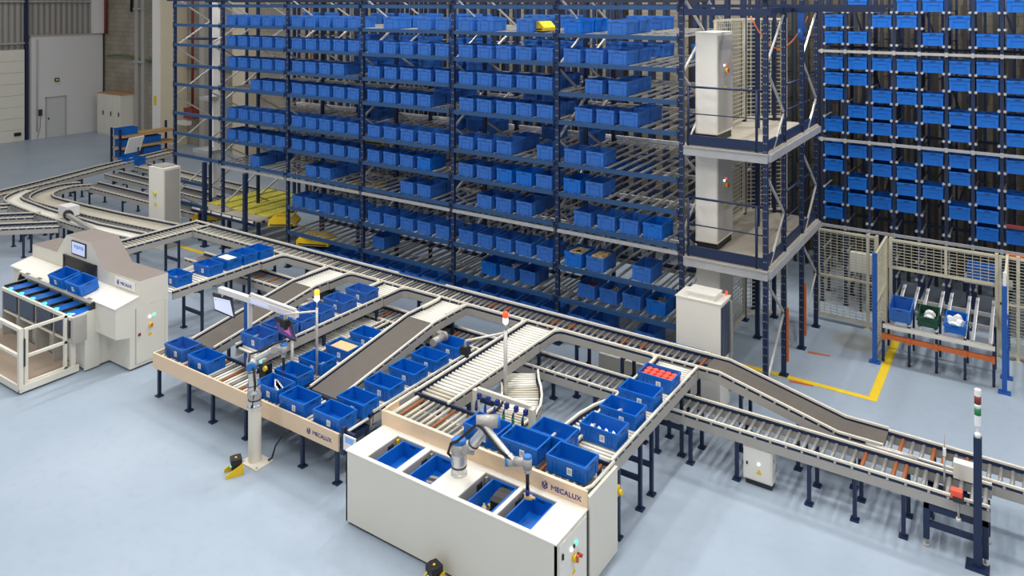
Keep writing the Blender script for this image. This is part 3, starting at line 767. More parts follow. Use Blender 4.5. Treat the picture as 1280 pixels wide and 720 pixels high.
fence((-2.56, 16.74), (-2.56, 18.2), 0.15, 2.1, 'side mesh panel running back from the left blue post', 1.1, ())
fence((-0.38, 16.78), (-0.38, 18.2), 0.6, 2.1, 'side mesh panel running back from the right blue post', 1.1, ())
for x, nm in ((-2.55, 'left'), (-0.39, 'right')):
    b = MB(); b.box(x-0.04, x+0.04, 16.62, 16.70, 0.01, 2.15 if nm == 'left' else 1.95, 'post_blue'); b.cbox(x, 16.66, 0.012, 0.2, 0.16, 0.024, 'post_blue')
    if nm == 'right': b.box(x-0.025, x+0.025, 16.64, 16.68, 1.95, 2.2, 'col_white')
    tag(b.build('fence_post'), 'bright blue fence post at the %s end of the gravity bench' % nm, 'post')
b = MB(); b.box(-0.41, -0.33, 17.3, 17.38, 0.01, 1.2, 'post_blue'); b.cbox(-0.37, 17.34, 0.012, 0.2, 0.16, 0.024, 'post_blue'); tag(b.build('fence_post'), 'short blue post behind the right end of the gravity bench', 'post')
gb = thing('gravity_bench', (-1.5, 17.4, 0), 'inclined roller track bench with orange beam under three crates', 'bench')
b = MB(); b.box(-2.42, -0.54, 16.74, 16.86, 0.70, 0.755, 'profile'); b.box(-2.42, -0.54, 16.73, 16.745, 0.69, 0.75, 'cabinet'); b.build('front_lip', gb)
b = MB(); b.box(-2.42, -0.56, 16.79, 16.85, 0.46, 0.55, 'orange')
for x in (-2.42, -1.97, -1.5, -1.02, -0.57): b.cbox(x, 16.785, 0.505, 0.06, 0.05, 0.13, 'orange')
b.build('beam', gb)
for x in (-2.24, -1.98, -1.80, -1.52, -1.36, -1.04, -0.9, -0.62):
    b = MB(); b.bar((x, 16.82, 0.76), (x, 18.5, 1.02), 0.05, 0.05, 'galv'); b.bar((x+0.028, 16.82, 0.775), (x+0.028, 18.5, 1.035), 0.012, 0.03, 'white'); b.build('roller_track', gb)
for x in (-2.42, -1.96, -1.49, -1.02, -0.56):
    b = MB(); b.box(x-0.025, x+0.025, 16.8, 16.85, 0.12, 0.78, 'navy')
    b.cyl((x-0.022, 16.825, 0.06), (x+0.022, 16.825, 0.06), 0.06, 'rubber', 14); b.cyl((x-0.03, 16.825, 0.06), (x+0.03, 16.825, 0.06), 0.022, 'galv', 8); b.build('leg', gb)
    b = MB(); b.box(x-0.02, x+0.02, 17.5, 17.54, 0.05, 0.86, 'navy'); b.build('leg', gb)
b = MB(); b.box(-2.42, -0.56, 18.0, 18.05, 0.86, 0.93, 'galv'); b.box(-2.42, -0.56, 17.5, 17.55, 0.78, 0.85, 'galv'); b.build('rear_beam', gb)
tl_ = math.radians(8.8)
def bench_tote(x, me, label):
    o = bpy.data.objects.new('tote', me); COL.objects.link(o)
    o.location = (x, 17.11, 0.84); o.rotation_mode = 'ZXY'; o.rotation_euler = (0, 0, 0)
    o.matrix_world = Matrix.Translation((x, 17.13, 0.856)) @ Matrix.Rotation(tl_, 4, 'X') @ Matrix.Rotation(PI/2, 4, 'Z'); WL[o.name] = (x, 17.13, 0.85)
    return tag(o, label, 'crate')
ME_B2 = tote_mesh(0.56, 0.40, 0.27, 'tote_pale')
ME_B3 = tote_mesh(0.56, 0.36, 0.17, 'tote')
ME_G2 = tote_mesh(0.50, 0.36, 0.20, 'tote_green', recess='black')
bench_tote(-2.13, ME_B2, 'deep blue crate at the left end of the gravity bench'); bench_tote(-1.65, ME_G2, 'dark green crate in the middle of the gravity bench'); bench_tote(-1.19, ME_B3, 'shallow blue crate of white packages, rightmost on the gravity bench')
def packet(x, y, z, w, d, h, m, label, rz=0.0, group=None, cat='package', rx=0.0):
    b = MB(); ww, dd = w/2, d/2
    pr = [(-ww, 0), (-ww*0.7, h*0.7), (-ww*0.2, h), (ww*0.5, h*0.85), (ww, h*0.2), (ww*0.8, 0)]
    b.prism(pr, 'y', -dd, dd, m)
    o = inst('package', b.mesh('package'), None, (x, y, z), (rx, 0, rz)); return tag(o, label, cat, group)
for i, (x, y, z, w, rz) in enumerate(((-2.17, 17.05, 0.93, 0.13, 0.3), (-2.05, 17.0, 0.93, 0.14, -0.5))): packet(x, y, z, w, 0.1, 0.05, 'white', 'small white package in the deep blue crate, %s one' % ('left' if i == 0 else 'right'), rz, 'white packages in the crates')
for i, (x, y, z, w, rz) in enumerate(((-1.64, 17.2, 0.95, 0.2, 0.1), (-1.65, 17.02, 0.92, 0.2, -0.15))): packet(x, y, z, w, 0.13, 0.09, 'white' , 'white package in the dark green crate, %s one' % ('rear' if i == 0 else 'front'), rz, 'white packages in the crates')
for i, (x, y, z, w, rz) in enumerate(((-1.28, 17.12, 0.93, 0.15, 0.4), (-1.17, 17.2, 0.95, 0.16, -0.4), (-1.1, 17.05, 0.92, 0.17, 0.9), (-1.22, 17.0, 0.90, 0.2, -0.1))):
    packet(x, y, z, w, 0.11, 0.12 if i < 3 else 0.08, 'white', 'white package in the shallow blue crate, %s' % ('leftmost', 'rearmost', 'rightmost', 'nearest the front')[i], rz, 'white packages in the crates')
b = MB(); b.box(-3.45, -3.0, 19.15, 19.3, 0.9, 1.35, 'cabinet'); b.box(-3.26, -3.2, 19.2, 19.26, 0, 0.9, 'navy'); tag(b.build('junction_box'), 'pale grey junction box behind the left mesh fence', 'box')
o = inst('tote', tote_mesh(0.55, 0.4, 0.3, 'tote'), None, (-0.82, 18.75, 1.36), (0, 0, 0)); tag(o, 'blue tote behind the mesh panel above the bench, near the right post', 'crate')
b = MB(); b.box(-1.15, -0.3, 18.6, 19.0, 1.28, 1.36, 'galv'); b.box(-1.12, -1.06, 18.75, 18.81, 0, 1.28, 'navy'); b.box(-0.4, -0.34, 18.75, 18.81, 0, 1.28, 'navy'); tag(b.build('support_shelf'), 'grey shelf carrying the blue tote behind the mesh panel', 'shelf')

# ------------------------------------------------------------------ conveyors: upper loop
MG = ['roller_grey', 'roller_grey', 'roller_beige']
conveyor('roller_conveyor', 'main roller conveyor stretch along the rack from left corner to left belt ramp', [(-18.2, 12.45, zm), (-13.1, 12.45, zm)], 0.56,
         'main conveyor stretches along the rack', pitch=0.105, pattern=['roller_beige', 'roller_grey'], legs=(1.2, 2.6, 4.3), under=True, rails=(0, 1), legside=(-1, 1))
conveyor('roller_conveyor', 'main roller conveyor stretch along the rack between the two belt ramps', [(-13.1, 12.45, zm), (-9.28, 12.45, zm)], 0.56,
         'main conveyor stretches along the rack', pitch=0.105, pattern=['roller_grey', 'roller_beige', 'roller_grey'], legs=(1.2, 2.6), under=True, rails=(0, 1))
conveyor('roller_conveyor', 'main roller conveyor stretch along the rack with orange rollers, ending beside the white cabinet', [(-9.28, 12.45, zm), (-4.5, 12.45, zm)], 0.56,
         'main conveyor stretches along the rack', pitch=0.12, pattern=['roller_grey', 'roller_grey', 'roller_grey', 'roller_orange', 'roller_grey', 'roller_grey', 'roller_orange', 'roller_grey', 'roller_grey', 'roller_grey', 'roller_grey', 'roller_grey'],
         legs=(1.1, 2.5, 3.4, 4.6), under=True, rails=(0, 1))
# far guide rails of the main line, one continuous profile with blue film on parts of it
g = thing('guide_profile', (-11, 12.72, 1.1), 'long cream guide profile with blue edge along the rack side of the main conveyor', 'rail')
b = MB(); b.box(-18.9, -4.5, 12.70, 12.745, zm-0.03, zm+0.005, 'cream'); b.build('guide_rail', g)
b = MB(); b.box(-14.6, -4.6, 12.745, 12.755, zm-0.05, zm+0.012, 'post_blue'); b.box(-11.5, -10.2, 12.695, 12.75, zm+0.005, zm+0.012, 'post_blue'); b.build('blue_edge', g)

def corner_rail(x0, x1, label, r=0.16, near0=None, near1=None):
    """U shaped guide joining two lanes along the station side of the main line"""
    y = 12.17; t = thing('corner_guide', ((x0+x1)/2, y, 0.95), label, 'rail', 'cornered guide frames between the lanes')
    p = [(x0, y-0.62, zm)]+[(x, yy, zm) for x, yy, _ in reversed(arc(x0+r, y-r, r, 90, 180, 0))]
    p += [(x, yy, zm) for x, yy, _ in reversed(arc(x1-r, y-r, r, 0, 90, 0))]+[(x1, y-0.62, zm)]
    b = MB(); b.sweep(p, (-0.025, 0.02, -0.032, 0.003), 'cream'); b.build('guide_rail', t)
    b = MB(); b.sweep(p, (-0.03, -0.005, -0.2, -0.078), 'profile'); b.build('side_frame', t)
    b = MB(); b.sweep(p, (-0.02, 0.0, -0.08, -0.03), 'navy'); b.build('slot', t)
    return t
corner_rail(-14.65, -13.15, 'cream cornered guide between the white-plate lane and the left belt ramp')
corner_rail(-12.44, -11.5, 'cream cornered guide between the left belt ramp and the lane of six queuing totes')
corner_rail(-10.88, -9.83, 'cream cornered guide between the lane of five totes and the right belt ramp')
corner_rail(-9.26, -7.84, 'cream cornered guide between the right belt ramp and the wide white roller lane')
corner_rail(-7.17, -5.2, 'cream cornered guide between the wide white roller lane and the right tote lane')

# left entry: lane running up from the loops to the left end of the main line
conveyor('roller_conveyor', 'beige roller conveyor behind the white machine leading to the left corner of main line', [(-18.55, 9.6, zm), (-18.55, 12.72, zm)], 0.66,
         pitch=0.11, rmat='roller_beige', legs=(0.3, 1.1, 2.2))
# lane of totes beside the machine
conveyor('roller_conveyor', 'roller lane of four blue totes running from the main line down to the white machine', [(-15.04, 9.35, zm), (-15.04, 12.17, zm)], 0.74,
         pitch=0.09, rmat='roller_white', legs=(0.7, 1.9))
# belt ramps
def ramp(xc, label):
    return conveyor('belt_conveyor', label, [(xc, 8.75, zl), (xc, 11.15, zm), (xc, 12.17, zm)], 0.7, 'brown belt ramps',
                    surf=(('belt', 0.0, 0.705), ('roller', 0.71, 1.0)), pitch=0.07, rmat='roller_white', legs=(0.8, 2.0, 3.0), under=True)
ramp(-12.79, 'brown belt ramp dropping from the main line behind the hanging screens')
ramp(-9.54, 'brown belt ramp dropping from the main line beside the row of six totes')
# upper lane with five totes
conveyor('roller_conveyor', 'upper roller lane holding a queue of six totes under the hanging screens', [(-11.18, 8.5, zm), (-11.18, 12.17, zm)], 0.62,
         pitch=0.08, rmat='roller_white', legs=(1.5, 2.9), depth=0.22)
# wide white roller lane
conveyor('roller_conveyor', 'wide white roller lane running from the main line to the front robot station', [(-7.5, 9.0, zm), (-7.5, 12.17, zm)], 0.68,
         pitch=0.092, pattern=['roller_beige']*4+['roller_white']*40, rr=0.027, legs=(0.55, 1.5, 2.6), depth=0.22)
# right tote lane
conveyor('roller_conveyor', 'right roller lane with four totes in a row, one full of red tins', [(-4.86, 9.05, zm), (-4.86, 12.17, zm)], 0.72,
         pitch=0.075, rmat='roller_white', legs=(0.25, 0.95, 1.34, 2.5), depth=0.22)
# right descending belt
conveyor('belt_conveyor', 'brown belt descending from the right end of the main line to the lower conveyors', [(-4.5, 12.45, zm), (-4.15, 12.45, zm), (-2.35, 12.42, zl), (-1.75, 12.42, zl)], 0.56,
         surf=(('belt', 0.03, 1.0),), legs=(0.7, 1.6, 2.4), depth=0.2)
conveyor('roller_conveyor', 'far roller conveyor at the right edge continuing from the descending belt past the navy pole', [(-1.75, 12.35, zl), (1.2, 12.3, zl)], 0.58,
         pitch=0.135, pattern=['roller_grey', 'roller_orange', 'roller_grey', 'roller_grey', 'roller_orange', 'roller_orange', 'roller_grey', 'roller_orange']+['roller_grey']*20, legs=(0.6, 2.2), rr=0.028)
# lower line
conveyor('roller_conveyor', 'lower roller conveyor passing behind the left station under the upper lanes', [(-17.4, 11.68, zl), (-8.0, 11.68, zl)], 0.58,
         'lower conveyor stretches', pitch=0.11, pattern=['roller_grey', 'roller_grey', 'roller_orange', 'roller_grey'], legs=(0.4, 1.6, 5.4, 7.1, 8.7))
conveyor('roller_conveyor', 'lower roller conveyor between the wide white roller lane and the right tote lane', [(-8.0, 11.68, zl), (-4.6, 11.68, zl)], 0.58,
         'lower conveyor stretches', pitch=0.13, rmat='roller_grey', legs=(0.9, 2.0, 3.1))
conveyor('roller_conveyor', 'lower roller conveyor leaving to the right past the small white electrical box', [(-4.6, 11.68, zl), (-1.25, 11.68, zl)], 0.58,
         'lower conveyor stretches', pitch=0.13, pattern=['roller_grey']*20+['roller_orange', 'roller_grey', 'roller_grey', 'roller_orange', 'roller_orange', 'roller_grey'], legs=(0.25, 0.97, 2.0, 2.6, 3.2), rr=0.028)
conveyor('roller_conveyor', 'short end stretch of the lower conveyor beside the navy pole', [(-1.25, 11.68, zl), (-0.42, 11.68, zl)], 0.58,
         pitch=0.14, rmat='roller_grey', legs=(), rr=0.03)
# left station roller table with wooden front
st = conveyor('roller_table', 'left picking station roller table with long wooden front board', [(-13.1, 8.36, zl), (-8.43, 8.36, zl)], 0.7,
         pitch=0.085, pattern=['roller_white', 'roller_white', 'roller_orange', 'roller_white', 'roller_white', 'roller_grey'], legs=(0.05, 0.95, 1.62, 2.5, 3.85, 4.6), rails=(0, 0), frames=(1, 1), cat='table', under=True)
b = MB(); b.box(-13.14, -8.40, 7.975, 8.005, 0.53, 0.79, 'wood'); b.box(-13.14, -13.11, 8.005, 8.72, 0.55, 0.79, 'wood'); b.build('front_board', st)
lettering(st, 'MECALUX', 0.085, (-8.95, 7.973, 0.62), (PI/2, 0, 0))
b = MB(); b.box(-8.36, -8.12, 8.02, 8.06, 0.62, 0.84, 'navy'); b.box(-8.30, -8.06, 7.98, 8.0, 0.60, 0.82, 'white'); b.box(-8.26, -8.1, 7.975, 7.98, 0.72, 0.8, 'screen_blue')
b.box(-8.36, -8.3, 7.99, 8.06, 0.5, 0.9, 'navy'); tag(b.build('notice_board'), 'white notice sheet clipped to the right end of the left station table', 'notice')
# lanes of the left station
conveyor('roller_conveyor', 'roller lane with a row of totes left of the right belt ramp', [(-10.28, 8.75, zl), (-10.28, 11.38, zl)], 0.62, pitch=0.08, rmat='roller_white', legs=(1.2, 2.3), rails=(1, 0))
conveyor('roller_conveyor', 'narrow white roller lane beneath the upper lane of six totes', [(-11.0, 8.75, zl-0.0), (-11.0, 11.38, zl-0.0)], 0.62, pitch=0.075, rmat='roller_white', legs=(1.2, 2.4), rails=(0, 1))
conveyor('roller_conveyor', 'roller lane of six totes between the right belt ramp and the wide white lane', [(-8.75, 8.75, zl), (-8.75, 11.38, zl)], 0.62, pitch=0.08, rmat='roller_white', legs=(1.2, 2.4))
# front station: short roller tables and two curves
fs = conveyor('roller_table', 'front station roller table with beige and orange rollers behind the lettered board', [(-7.78, 8.68, zm), (-4.5, 8.68, zm)], 0.74, pitch=0.1,
         pattern=['roller_beige', 'roller_orange', 'roller_beige', 'roller_beige', 'roller_grey', 'roller_beige'], rmat='roller_beige', rails=(0, 1), legs=(), depth=0.14, cat='table')
b = MB(); b.tube([(-7.84, 9.05, zm-0.012), (-7.84, 8.4, zm-0.012), (-7.78, 8.31, zm-0.012), (-7.7, 8.29, zm-0.012)], 0.022, 'cream'); b.tube([(-4.65, 8.29, zm-0.012), (-4.52, 8.33, zm-0.012), (-4.475, 8.45, zm-0.012), (-4.475, 9.05, zm-0.012)], 0.022, 'cream'); b.build('corner_rail', fs)
conveyor('curved_conveyor', 'S-shaped white roller curve joining the lower conveyor to the front station', [(-7.25, 11.05, 0.84), (-7.05, 10.75, 0.86), (-6.85, 10.5, 0.88), (-6.68, 10.25, 0.9), (-6.55, 10.0, 0.92), (-6.46, 9.72, 0.95), (-6.43, 9.4, 0.99), (-6.42, 9.08, 1.03)], 0.66,
         pitch=0.085, pattern=['roller_white', 'roller_white', 'roller_white', 'roller_white', 'roller_white', 'roller_white', 'roller_beige', 'roller_beige', 'roller_beige', 'roller_beige', 'roller_beige'], legs=(0.7, 1.7))
conveyor('curved_conveyor', 'white roller curve turning from the right tote lane into the front station', [(-5.09, 10.36, zm+0.006), (-5.19, 10.1, zm+0.006), (-5.25, 9.8, zm+0.006), (-5.27, 9.4, zm+0.006), (-5.27, 9.06, zm+0.006)], 0.36,
         pitch=0.085, rmat='roller_white', legs=(0.7,), legside=(1, -1), cross=False)

# ------------------------------------------------------------------ left loops of the distant conveyors
ZL = 0.86
def P2(*pts): return [(x, y, z) for x, y, z in pts]
def smooth(pts, k=5):
    out = []
    for i in range(len(pts)-1):
        p0 = Vector(pts[max(i-1, 0)]); p1 = Vector(pts[i]); p2 = Vector(pts[i+1]); p3 = Vector(pts[min(i+2, len(pts)-1)])
        for j in range(k):
            t = j/k; out.append(tuple(0.5*((2*p1)+(p2-p0)*t+(2*p0-5*p1+4*p2-p3)*t*t+(3*p1-p0-3*p2+p3)*t**3)))
    out.append(tuple(pts[-1])); return out

conveyor('curved_conveyor', 'distant inner conveyor loop curving round toward the left corner of the main line', smooth([(-27.5, 14.2, 0.78), (-27.42, 13.5, ZL), (-27.1, 12.72, ZL), (-26.5, 12.28, ZL), (-25.6, 12.18, ZL), (-22.5, 12.12, 0.95), (-19.0, 11.95, zm)]), 0.66,
         pitch=0.13, rmat='roller_beige', legs=(0.6, 3.0, 4.6, 6.2, 7.8), under=False)
conveyor('curved_conveyor', 'distant outer conveyor loop with white plates in front of the inner loop', smooth([(-27.95, 12.6, ZL), (-27.45, 11.95, ZL), (-26.9, 11.62, ZL), (-26.0, 11.52, ZL), (-24.7, 11.45, ZL)])+[(-21.6, 11.3, 0.95), (-18.95, 11.1, zm)], 0.5,
         pitch=0.12, rmat='roller_white', legs=(1.0, 3.4, 5.2, 7.0), under=False)
conveyor('roller_conveyor', 'farthest conveyor running along the empty floor toward the tote shelf', [(-27.9, 10.8, ZL), (-28.6, 13.4, ZL), (-29.4, 15.8, ZL), (-30.2, 19.2, ZL)], 0.6, pitch=0.16, rmat='roller_beige', legs=(0.4, 2.0, 4.0, 6.0, 8.0))
conveyor('roller_conveyor', 'distant roller feed at the left image edge, farthest of the three slanting lanes', [(-27.3, 9.7, ZL), (-26.15, 11.2, ZL)], 0.5, 'slanting feed lanes at left', pitch=0.14, rmat='roller_beige', legs=(0.3, 1.3))
conveyor('roller_conveyor', 'distant roller feed at the left image edge, middle of the three slanting lanes', [(-25.9, 9.7, ZL), (-24.35, 11.15, ZL)], 0.55, 'slanting feed lanes at left', pitch=0.14, rmat='roller_grey', legs=(0.3, 1.6))
conveyor('roller_conveyor', 'distant roller feed at the left image edge, nearest of the three slanting lanes', [(-24.6, 9.4, ZL), (-22.75, 11.1, ZL)], 0.55, 'slanting feed lanes at left', pitch=0.14, rmat='roller_grey', legs=(0.6, 1.6, 2.3))
conveyor('roller_conveyor', 'distant straight conveyor passing behind the tall white cabinet into the rack end', [(-27.8, 14.5, 0.68), (-20.9, 14.5, 0.68)], 0.62, pitch=0.14, rmat='roller_grey', legs=(0.5, 2.6, 4.4, 6.4))
conveyor('roller_conveyor', 'distant conveyor beyond the tall white cabinet leading to the rack rear', [(-28.9, 15.9, 0.68), (-22.2, 15.75, 0.68)], 0.6, pitch=0.16, rmat='roller_grey', legs=(0.6, 2.6, 4.8))
conveyor('roller_conveyor', 'distant conveyor in front of the tote shelf, third parallel stretch', [(-29.3, 17.3, 0.68), (-22.2, 17.1, 0.68)], 0.6, pitch=0.16, rmat='roller_beige', legs=(0.6, 2.6, 4.8))
t = thing('diagonal_brace', (-20.3, 10.8, 0.6), 'grey slanting beam ending above the brown roof of the white machine', 'beam')
b = MB(); b.bar((-22.8, 11.25, 1.05), (-18.75, 10.35, 1.2), 0.1, 0.1, 'profile'); b.build('beam', t)
b = MB(); b.cbox(-23.1, 11.45, 1.1, 0.5, 0.35, 0.28, 'col_white'); b.cyl((-22.85, 11.3, 1.05), (-22.7, 11.25, 1.05), 0.13, 'dark', 12); b.box(-23.0, -22.9, 11.35, 11.45, 0, 1.0, 'navy'); tag(b.build('drive_unit'), 'white drive unit with round black end at the nearest slanting feed lane', 'motor')
control_cabinet(-21.25, -20.5, 12.78, 13.3, 0.0, 2.34, 'tall white control cabinet standing among the left conveyors', plinth=False, knobs=False)
b = MB(); b.cyl((-20.9, 12.77, 1.62), (-20.9, 12.72, 1.62), 0.06, 'yellow_slat', 12); b.cbox(-20.9, 12.765, 1.3, 0.1, 0.01, 0.1, 'yellow_slat'); b.cbox(-20.9, 13.04, 2.37, 0.5, 0.4, 0.05, 'profile')
tag(b.build('cabinet_fittings'), 'round knob, sticker and cap of the tall white cabinet at left', 'fitting')
# tote shelf in the distance
sh = thing('tote_shelf', (-33.4, 20, 0), 'distant low shelf with wooden decks and dark posts holding blue totes', 'shelf')
for x, y in ((-32.82, 18.42), (-33.55, 18.45), (-32.82, 21.02), (-33.55, 21.02)):
    q = MB(); q.box(x-0.04, x+0.04, y-0.04, y+0.04, 0, 1.6, 'navy'); q.build('post', sh)
for z in (0.3, 0.78, 1.28):
    q = MB(); q.box(-33.55, -32.8, 18.45, 21.0, z-0.05, z+0.0, 'pallet_wood'); q.box(-32.85, -32.78, 18.4, 21.05, z-0.1, z, 'orange' if z < 0.5 else 'pallet_wood'); q.build('deck', sh)
for i, (y, z, nm) in enumerate(((18.9, 1.28, 'alone on the top deck'), (18.95, 0.78, 'nearest on the middle deck'), (20.0, 0.78, 'farther along on the middle deck'), (18.95, 0.3, 'nearest on the lowest deck'), (20.0, 0.3, 'farther along on the lowest deck'))):
    o = inst('tote', tote_mesh(0.85, 0.5, 0.3, 'tote'), None, (-33.2, y, z), (0, 0, PI/2)); tag(o, 'blue tote on the distant wooden shelf, ' + nm, 'crate', 'totes on the distant shelf')
o = inst('tote', tote_mesh(0.9, 0.55, 0.3, 'tote'), None, (-29.8, 17.2, 0.64), (0, 0, 0.3)); tag(o, 'blue tote on the distant conveyor in front of the wooden shelf', 'crate')
mo = thing('operator_screen', (-31.2, 18.2, 0), 'distant white screen leaning on a stand in front of the wooden tote shelf', 'screen')
q = MB(); q.cyl((-31.2, 18.3, 0), (-31.2, 18.3, 1.0), 0.04, 'dark', 8); q.cbox(-31.2, 18.3, 0.02, 0.4, 0.4, 0.04, 'dark'); q.build('stand', mo)
q = MB(); q.bar((-31.4, 18.15, 0.8), (-31.15, 18.2, 1.45), 0.75, 0.06, 'white'); q.build('panel', mo)

# ------------------------------------------------------------------ goods to person machine at left
gm = thing('picking_machine', (-16.5, 8.4, 0), 'large white picking machine with brown roof and dark tunnel opening', 'machine')
b = MB(); b.prism([(9.05, 0.04), (9.05, 1.39), (8.44, 1.39), (7.98, 1.29), (7.98, 0.71), (8.26, 0.65), (8.26, 0.04)], 'x', -15.1, -14.37, 'cabinet'); 
b.prism([(9.05, 0.04), (9.05, 1.39), (8.44, 1.39), (8.06, 1.305), (8.06, 0.04)], 'x', -18.65, -15.1, 'cabinet')
b.box(-18.6, -14.42, 8.3, 9.02, 0.0, 0.04, 'black'); b.build('body', gm)
b = MB(); b.prism([(8.445, 1.392), (8.445, 1.402), (7.96, 1.298), (7.96, 1.28)], 'x', -15.1, -14.36, 'cabinet_top'); b.prism([(8.445, 1.392), (8.445, 1.402), (8.0, 1.31), (8.0, 1.28)], 'x', -18.66, -15.1, 'cabinet_top')
b.box(-18.1, -15.1, 7.93, 8.0, 1.24, 1.31, 'cream'); b.build('apron', gm)
b = MB()
for k in range(6): b.cbox(-17.75+k*0.5, 7.96, 1.316, 0.13, 0.05, 0.012, 'taupe')
b.build('bumper_pads', gm)
hp = [(-18.65, 1.39), (-14.37, 1.39), (-14.37, 1.68), (-15.65, 1.66), (-16.18, 2.12), (-17.15, 2.12), (-17.56, 1.68), (-18.65, 1.66)]
b = MB(); b.prism(hp, 'y', 8.452, 9.05, 'cabinet', [None, None, 'taupe', 'taupe', 'taupe', 'taupe', 'taupe', None]); b.build('hood', gm)
b = MB(); b.box(-17.2, -15.95, 8.43, 8.455, 1.39, 1.68, 'black'); b.box(-17.24, -15.91, 8.42, 8.45, 1.68, 1.70, 'dark'); b.box(-17.24, -17.2, 8.42, 8.45, 1.39, 1.70, 'dark'); b.box(-15.95, -15.91, 8.42, 8.45, 1.39, 1.70, 'dark')
for k in range(5): b.cyl((-17.15, 8.44, 1.41+0.012*k), (-16.0, 8.44, 1.41+0.012*k), 0.008, 'taupe', 6)
b.build('tunnel_opening', gm)
b = MB(); b.box(-16.9, -16.33, 8.43, 8.455, 1.77, 2.06, 'dark'); b.box(-16.87, -16.36, 8.425, 8.432, 1.80, 2.04, 'screen_pale')
for k in range(4): b.box(-16.78+k*0.1, -16.71+k*0.1, 8.42, 8.426, 1.93-0.02*(k % 2), 1.99, 'screen_blue')
b.build('screen', gm)
b = MB(); b.box(-15.22, -14.5, 8.436, 8.45, 1.45, 1.62, 'col_white'); b.build('name_plate', gm)
lettering(gm, 'MECALUX', 0.085, (-15.02, 8.434, 1.50), (PI/2, 0, 0))
b = MB(); b.box(-14.37, -14.355, 8.38, 8.97, 0.1, 1.17, 'cabinet'); b.box(-14.372, -14.362, 8.37, 8.98, 0.09, 1.18, 'profile'); gd = b.build('service_door', gm)
b = MB(); b.cyl((-14.355, 8.67, 0.78), (-14.31, 8.67, 0.78), 0.04, 'yellow', 12); b.cbox(-14.3, 8.67, 0.78, 0.02, 0.025, 0.07, 'orange'); b.build('main_switch', gd)
b = MB(); b.cbox(-14.35, 8.65, 0.94, 0.02, 0.04, 0.04, 'led_white'); b.build('indicator_lamp', gd)
b = MB(); b.cbox(-14.35, 8.74, 0.95, 0.02, 0.04, 0.04, 'led_green'); b.build('indicator_lamp', gd)
b = MB(); b.prism([(8.61, 0.57), (8.70, 0.57), (8.655, 0.65)], 'x', -14.356, -14.352, 'yellow'); b.build('warning_sticker', gd); b = MB(); b.cbox(-14.35, 8.44, 0.66, 0.02, 0.05, 0.05, 'pipe_red'); b.build('lock', gd)
# put-to-light pod rack in front of the machine
pr = thing('order_rack', (-16.5, 7.8, 0), 'low white order rack with six green-lit blue bays in front of the picking machine', 'rack')
b = MB(); b.box(-17.92, -15.12, 7.8, 8.05, 0.04, 1.130, 'cabinet'); b.prism([(7.53, 0.66), (8.05, 0.66), (8.05, 1.150), (7.53, 1.130)], 'x', -15.12, -15.08, 'cabinet'); b.prism([(7.77, 0.03), (8.05, 0.03), (8.05, 0.66), (7.77, 0.66)], 'x', -15.12, -15.075, 'cabinet'); b.build('body', pr)
b = MB(); b.box(-17.92, -15.12, 7.55, 7.8, 0.62, 0.66, 'cabinet')
for k in range(4): b.box(-17.9+k*0.7, -17.24+k*0.7, 7.785, 7.8, 0.05, 0.6, 'col_white')
for k in range(5): b.box(-17.93+k*0.71, -17.9+k*0.71, 7.53, 7.8, 0.04 if k < 4 else 0.62, 1.110, 'profile')
b.build('frame', pr)
for k in range(4):
    q = MB(); x = -17.9+k*0.71; q.box(x+0.03, x+0.6, 7.535, 7.56, 0.72, 1.060, 'dark_glass'); q.box(x+0.6, x+0.65, 7.53, 7.56, 0.72, 1.060, 'black'); q.build('window', pr)
b = MB(); b.box(-17.92, -15.12, 7.51, 7.56, 1.070, 1.130, 'cream'); b.build('front_rail', pr)
for k in range(6):
    x = -17.9+k*0.475; q = MB()
    q.box(x, x+0.44, 7.57, 8.0, 1.115, 1.130, 'dark'); q.box(x+0.14, x+0.42, 7.57, 8.0, 1.128, 1.140, 'tote'); q.box(x-0.01, x+0.03, 7.56, 8.0, 1.130, 1.160, 'black'); o = q.build('bay', pr)
    q = MB(); q.cyl((x+0.28, 7.56, 1.130), (x+0.28, 7.56, 1.154), 0.045, 'led_green', 12); q.build('light', o)
for x in (-17.98, -15.09):
    b = MB(); b.prism([(7.86, 1.150), (8.0, 1.150), (8.0, 1.270), (7.96, 1.300), (7.9, 1.270)], 'x', x-0.03, x, 'dark'); b.build('end_cap', pr)

# work platform with gate
pf = thing('work_platform', (-16.6, 7.1, 0), 'low brown work platform with cream tube railings in front of the order rack', 'platform')
b = MB(); b.box(-18.3, -15.2, 6.68, 7.68, 0.06, 0.13, 'plat_brown'); b.build('deck', pf)
b = MB(); b.box(-18.3, -15.17, 6.65, 6.68, 0.04, 0.16, 'cabinet'); b.box(-15.2, -15.15, 6.65, 7.7, 0.04, 0.16, 'cabinet'); b.box(-18.2, -15.25, 6.7, 7.66, 0.0, 0.05, 'black'); b.build('skirt', pf)
b = MB()
b.box(-15.22, -15.14, 6.64, 6.71, 0.1, 1.2, 'cream'); b.bar((-18.3, 6.68, 1.17), (-15.18, 6.68, 1.17), 0.06, 0.06, 'cream'); b.bar((-18.3, 6.68, 0.68), (-15.18, 6.68, 0.68), 0.05, 0.05, 'cream'); b.box(-18.3, -18.24, 6.65, 6.71, 0.1, 1.2, 'cream')
b.box(-16.75, -16.7, 6.65, 6.71, 0.1, 1.2, 'cream'); b.build('railing', pf)
b = MB(); b.box(-15.22, -15.16, 6.74, 6.80, 0.14, 1.17, 'cream'); b.box(-15.23, -15.17, 7.44, 7.49, 0.14, 1.17, 'cream')
for z in (0.17, 0.66, 1.15): b.box(-15.22, -15.17, 6.76, 7.49, z-0.025, z+0.025, 'cream')
b.build('gate', pf)
b = MB(); b.box(-15.24, -15.16, 7.56, 7.64, 0.1, 1.15, 'cream'); b.build('gate_post', pf)
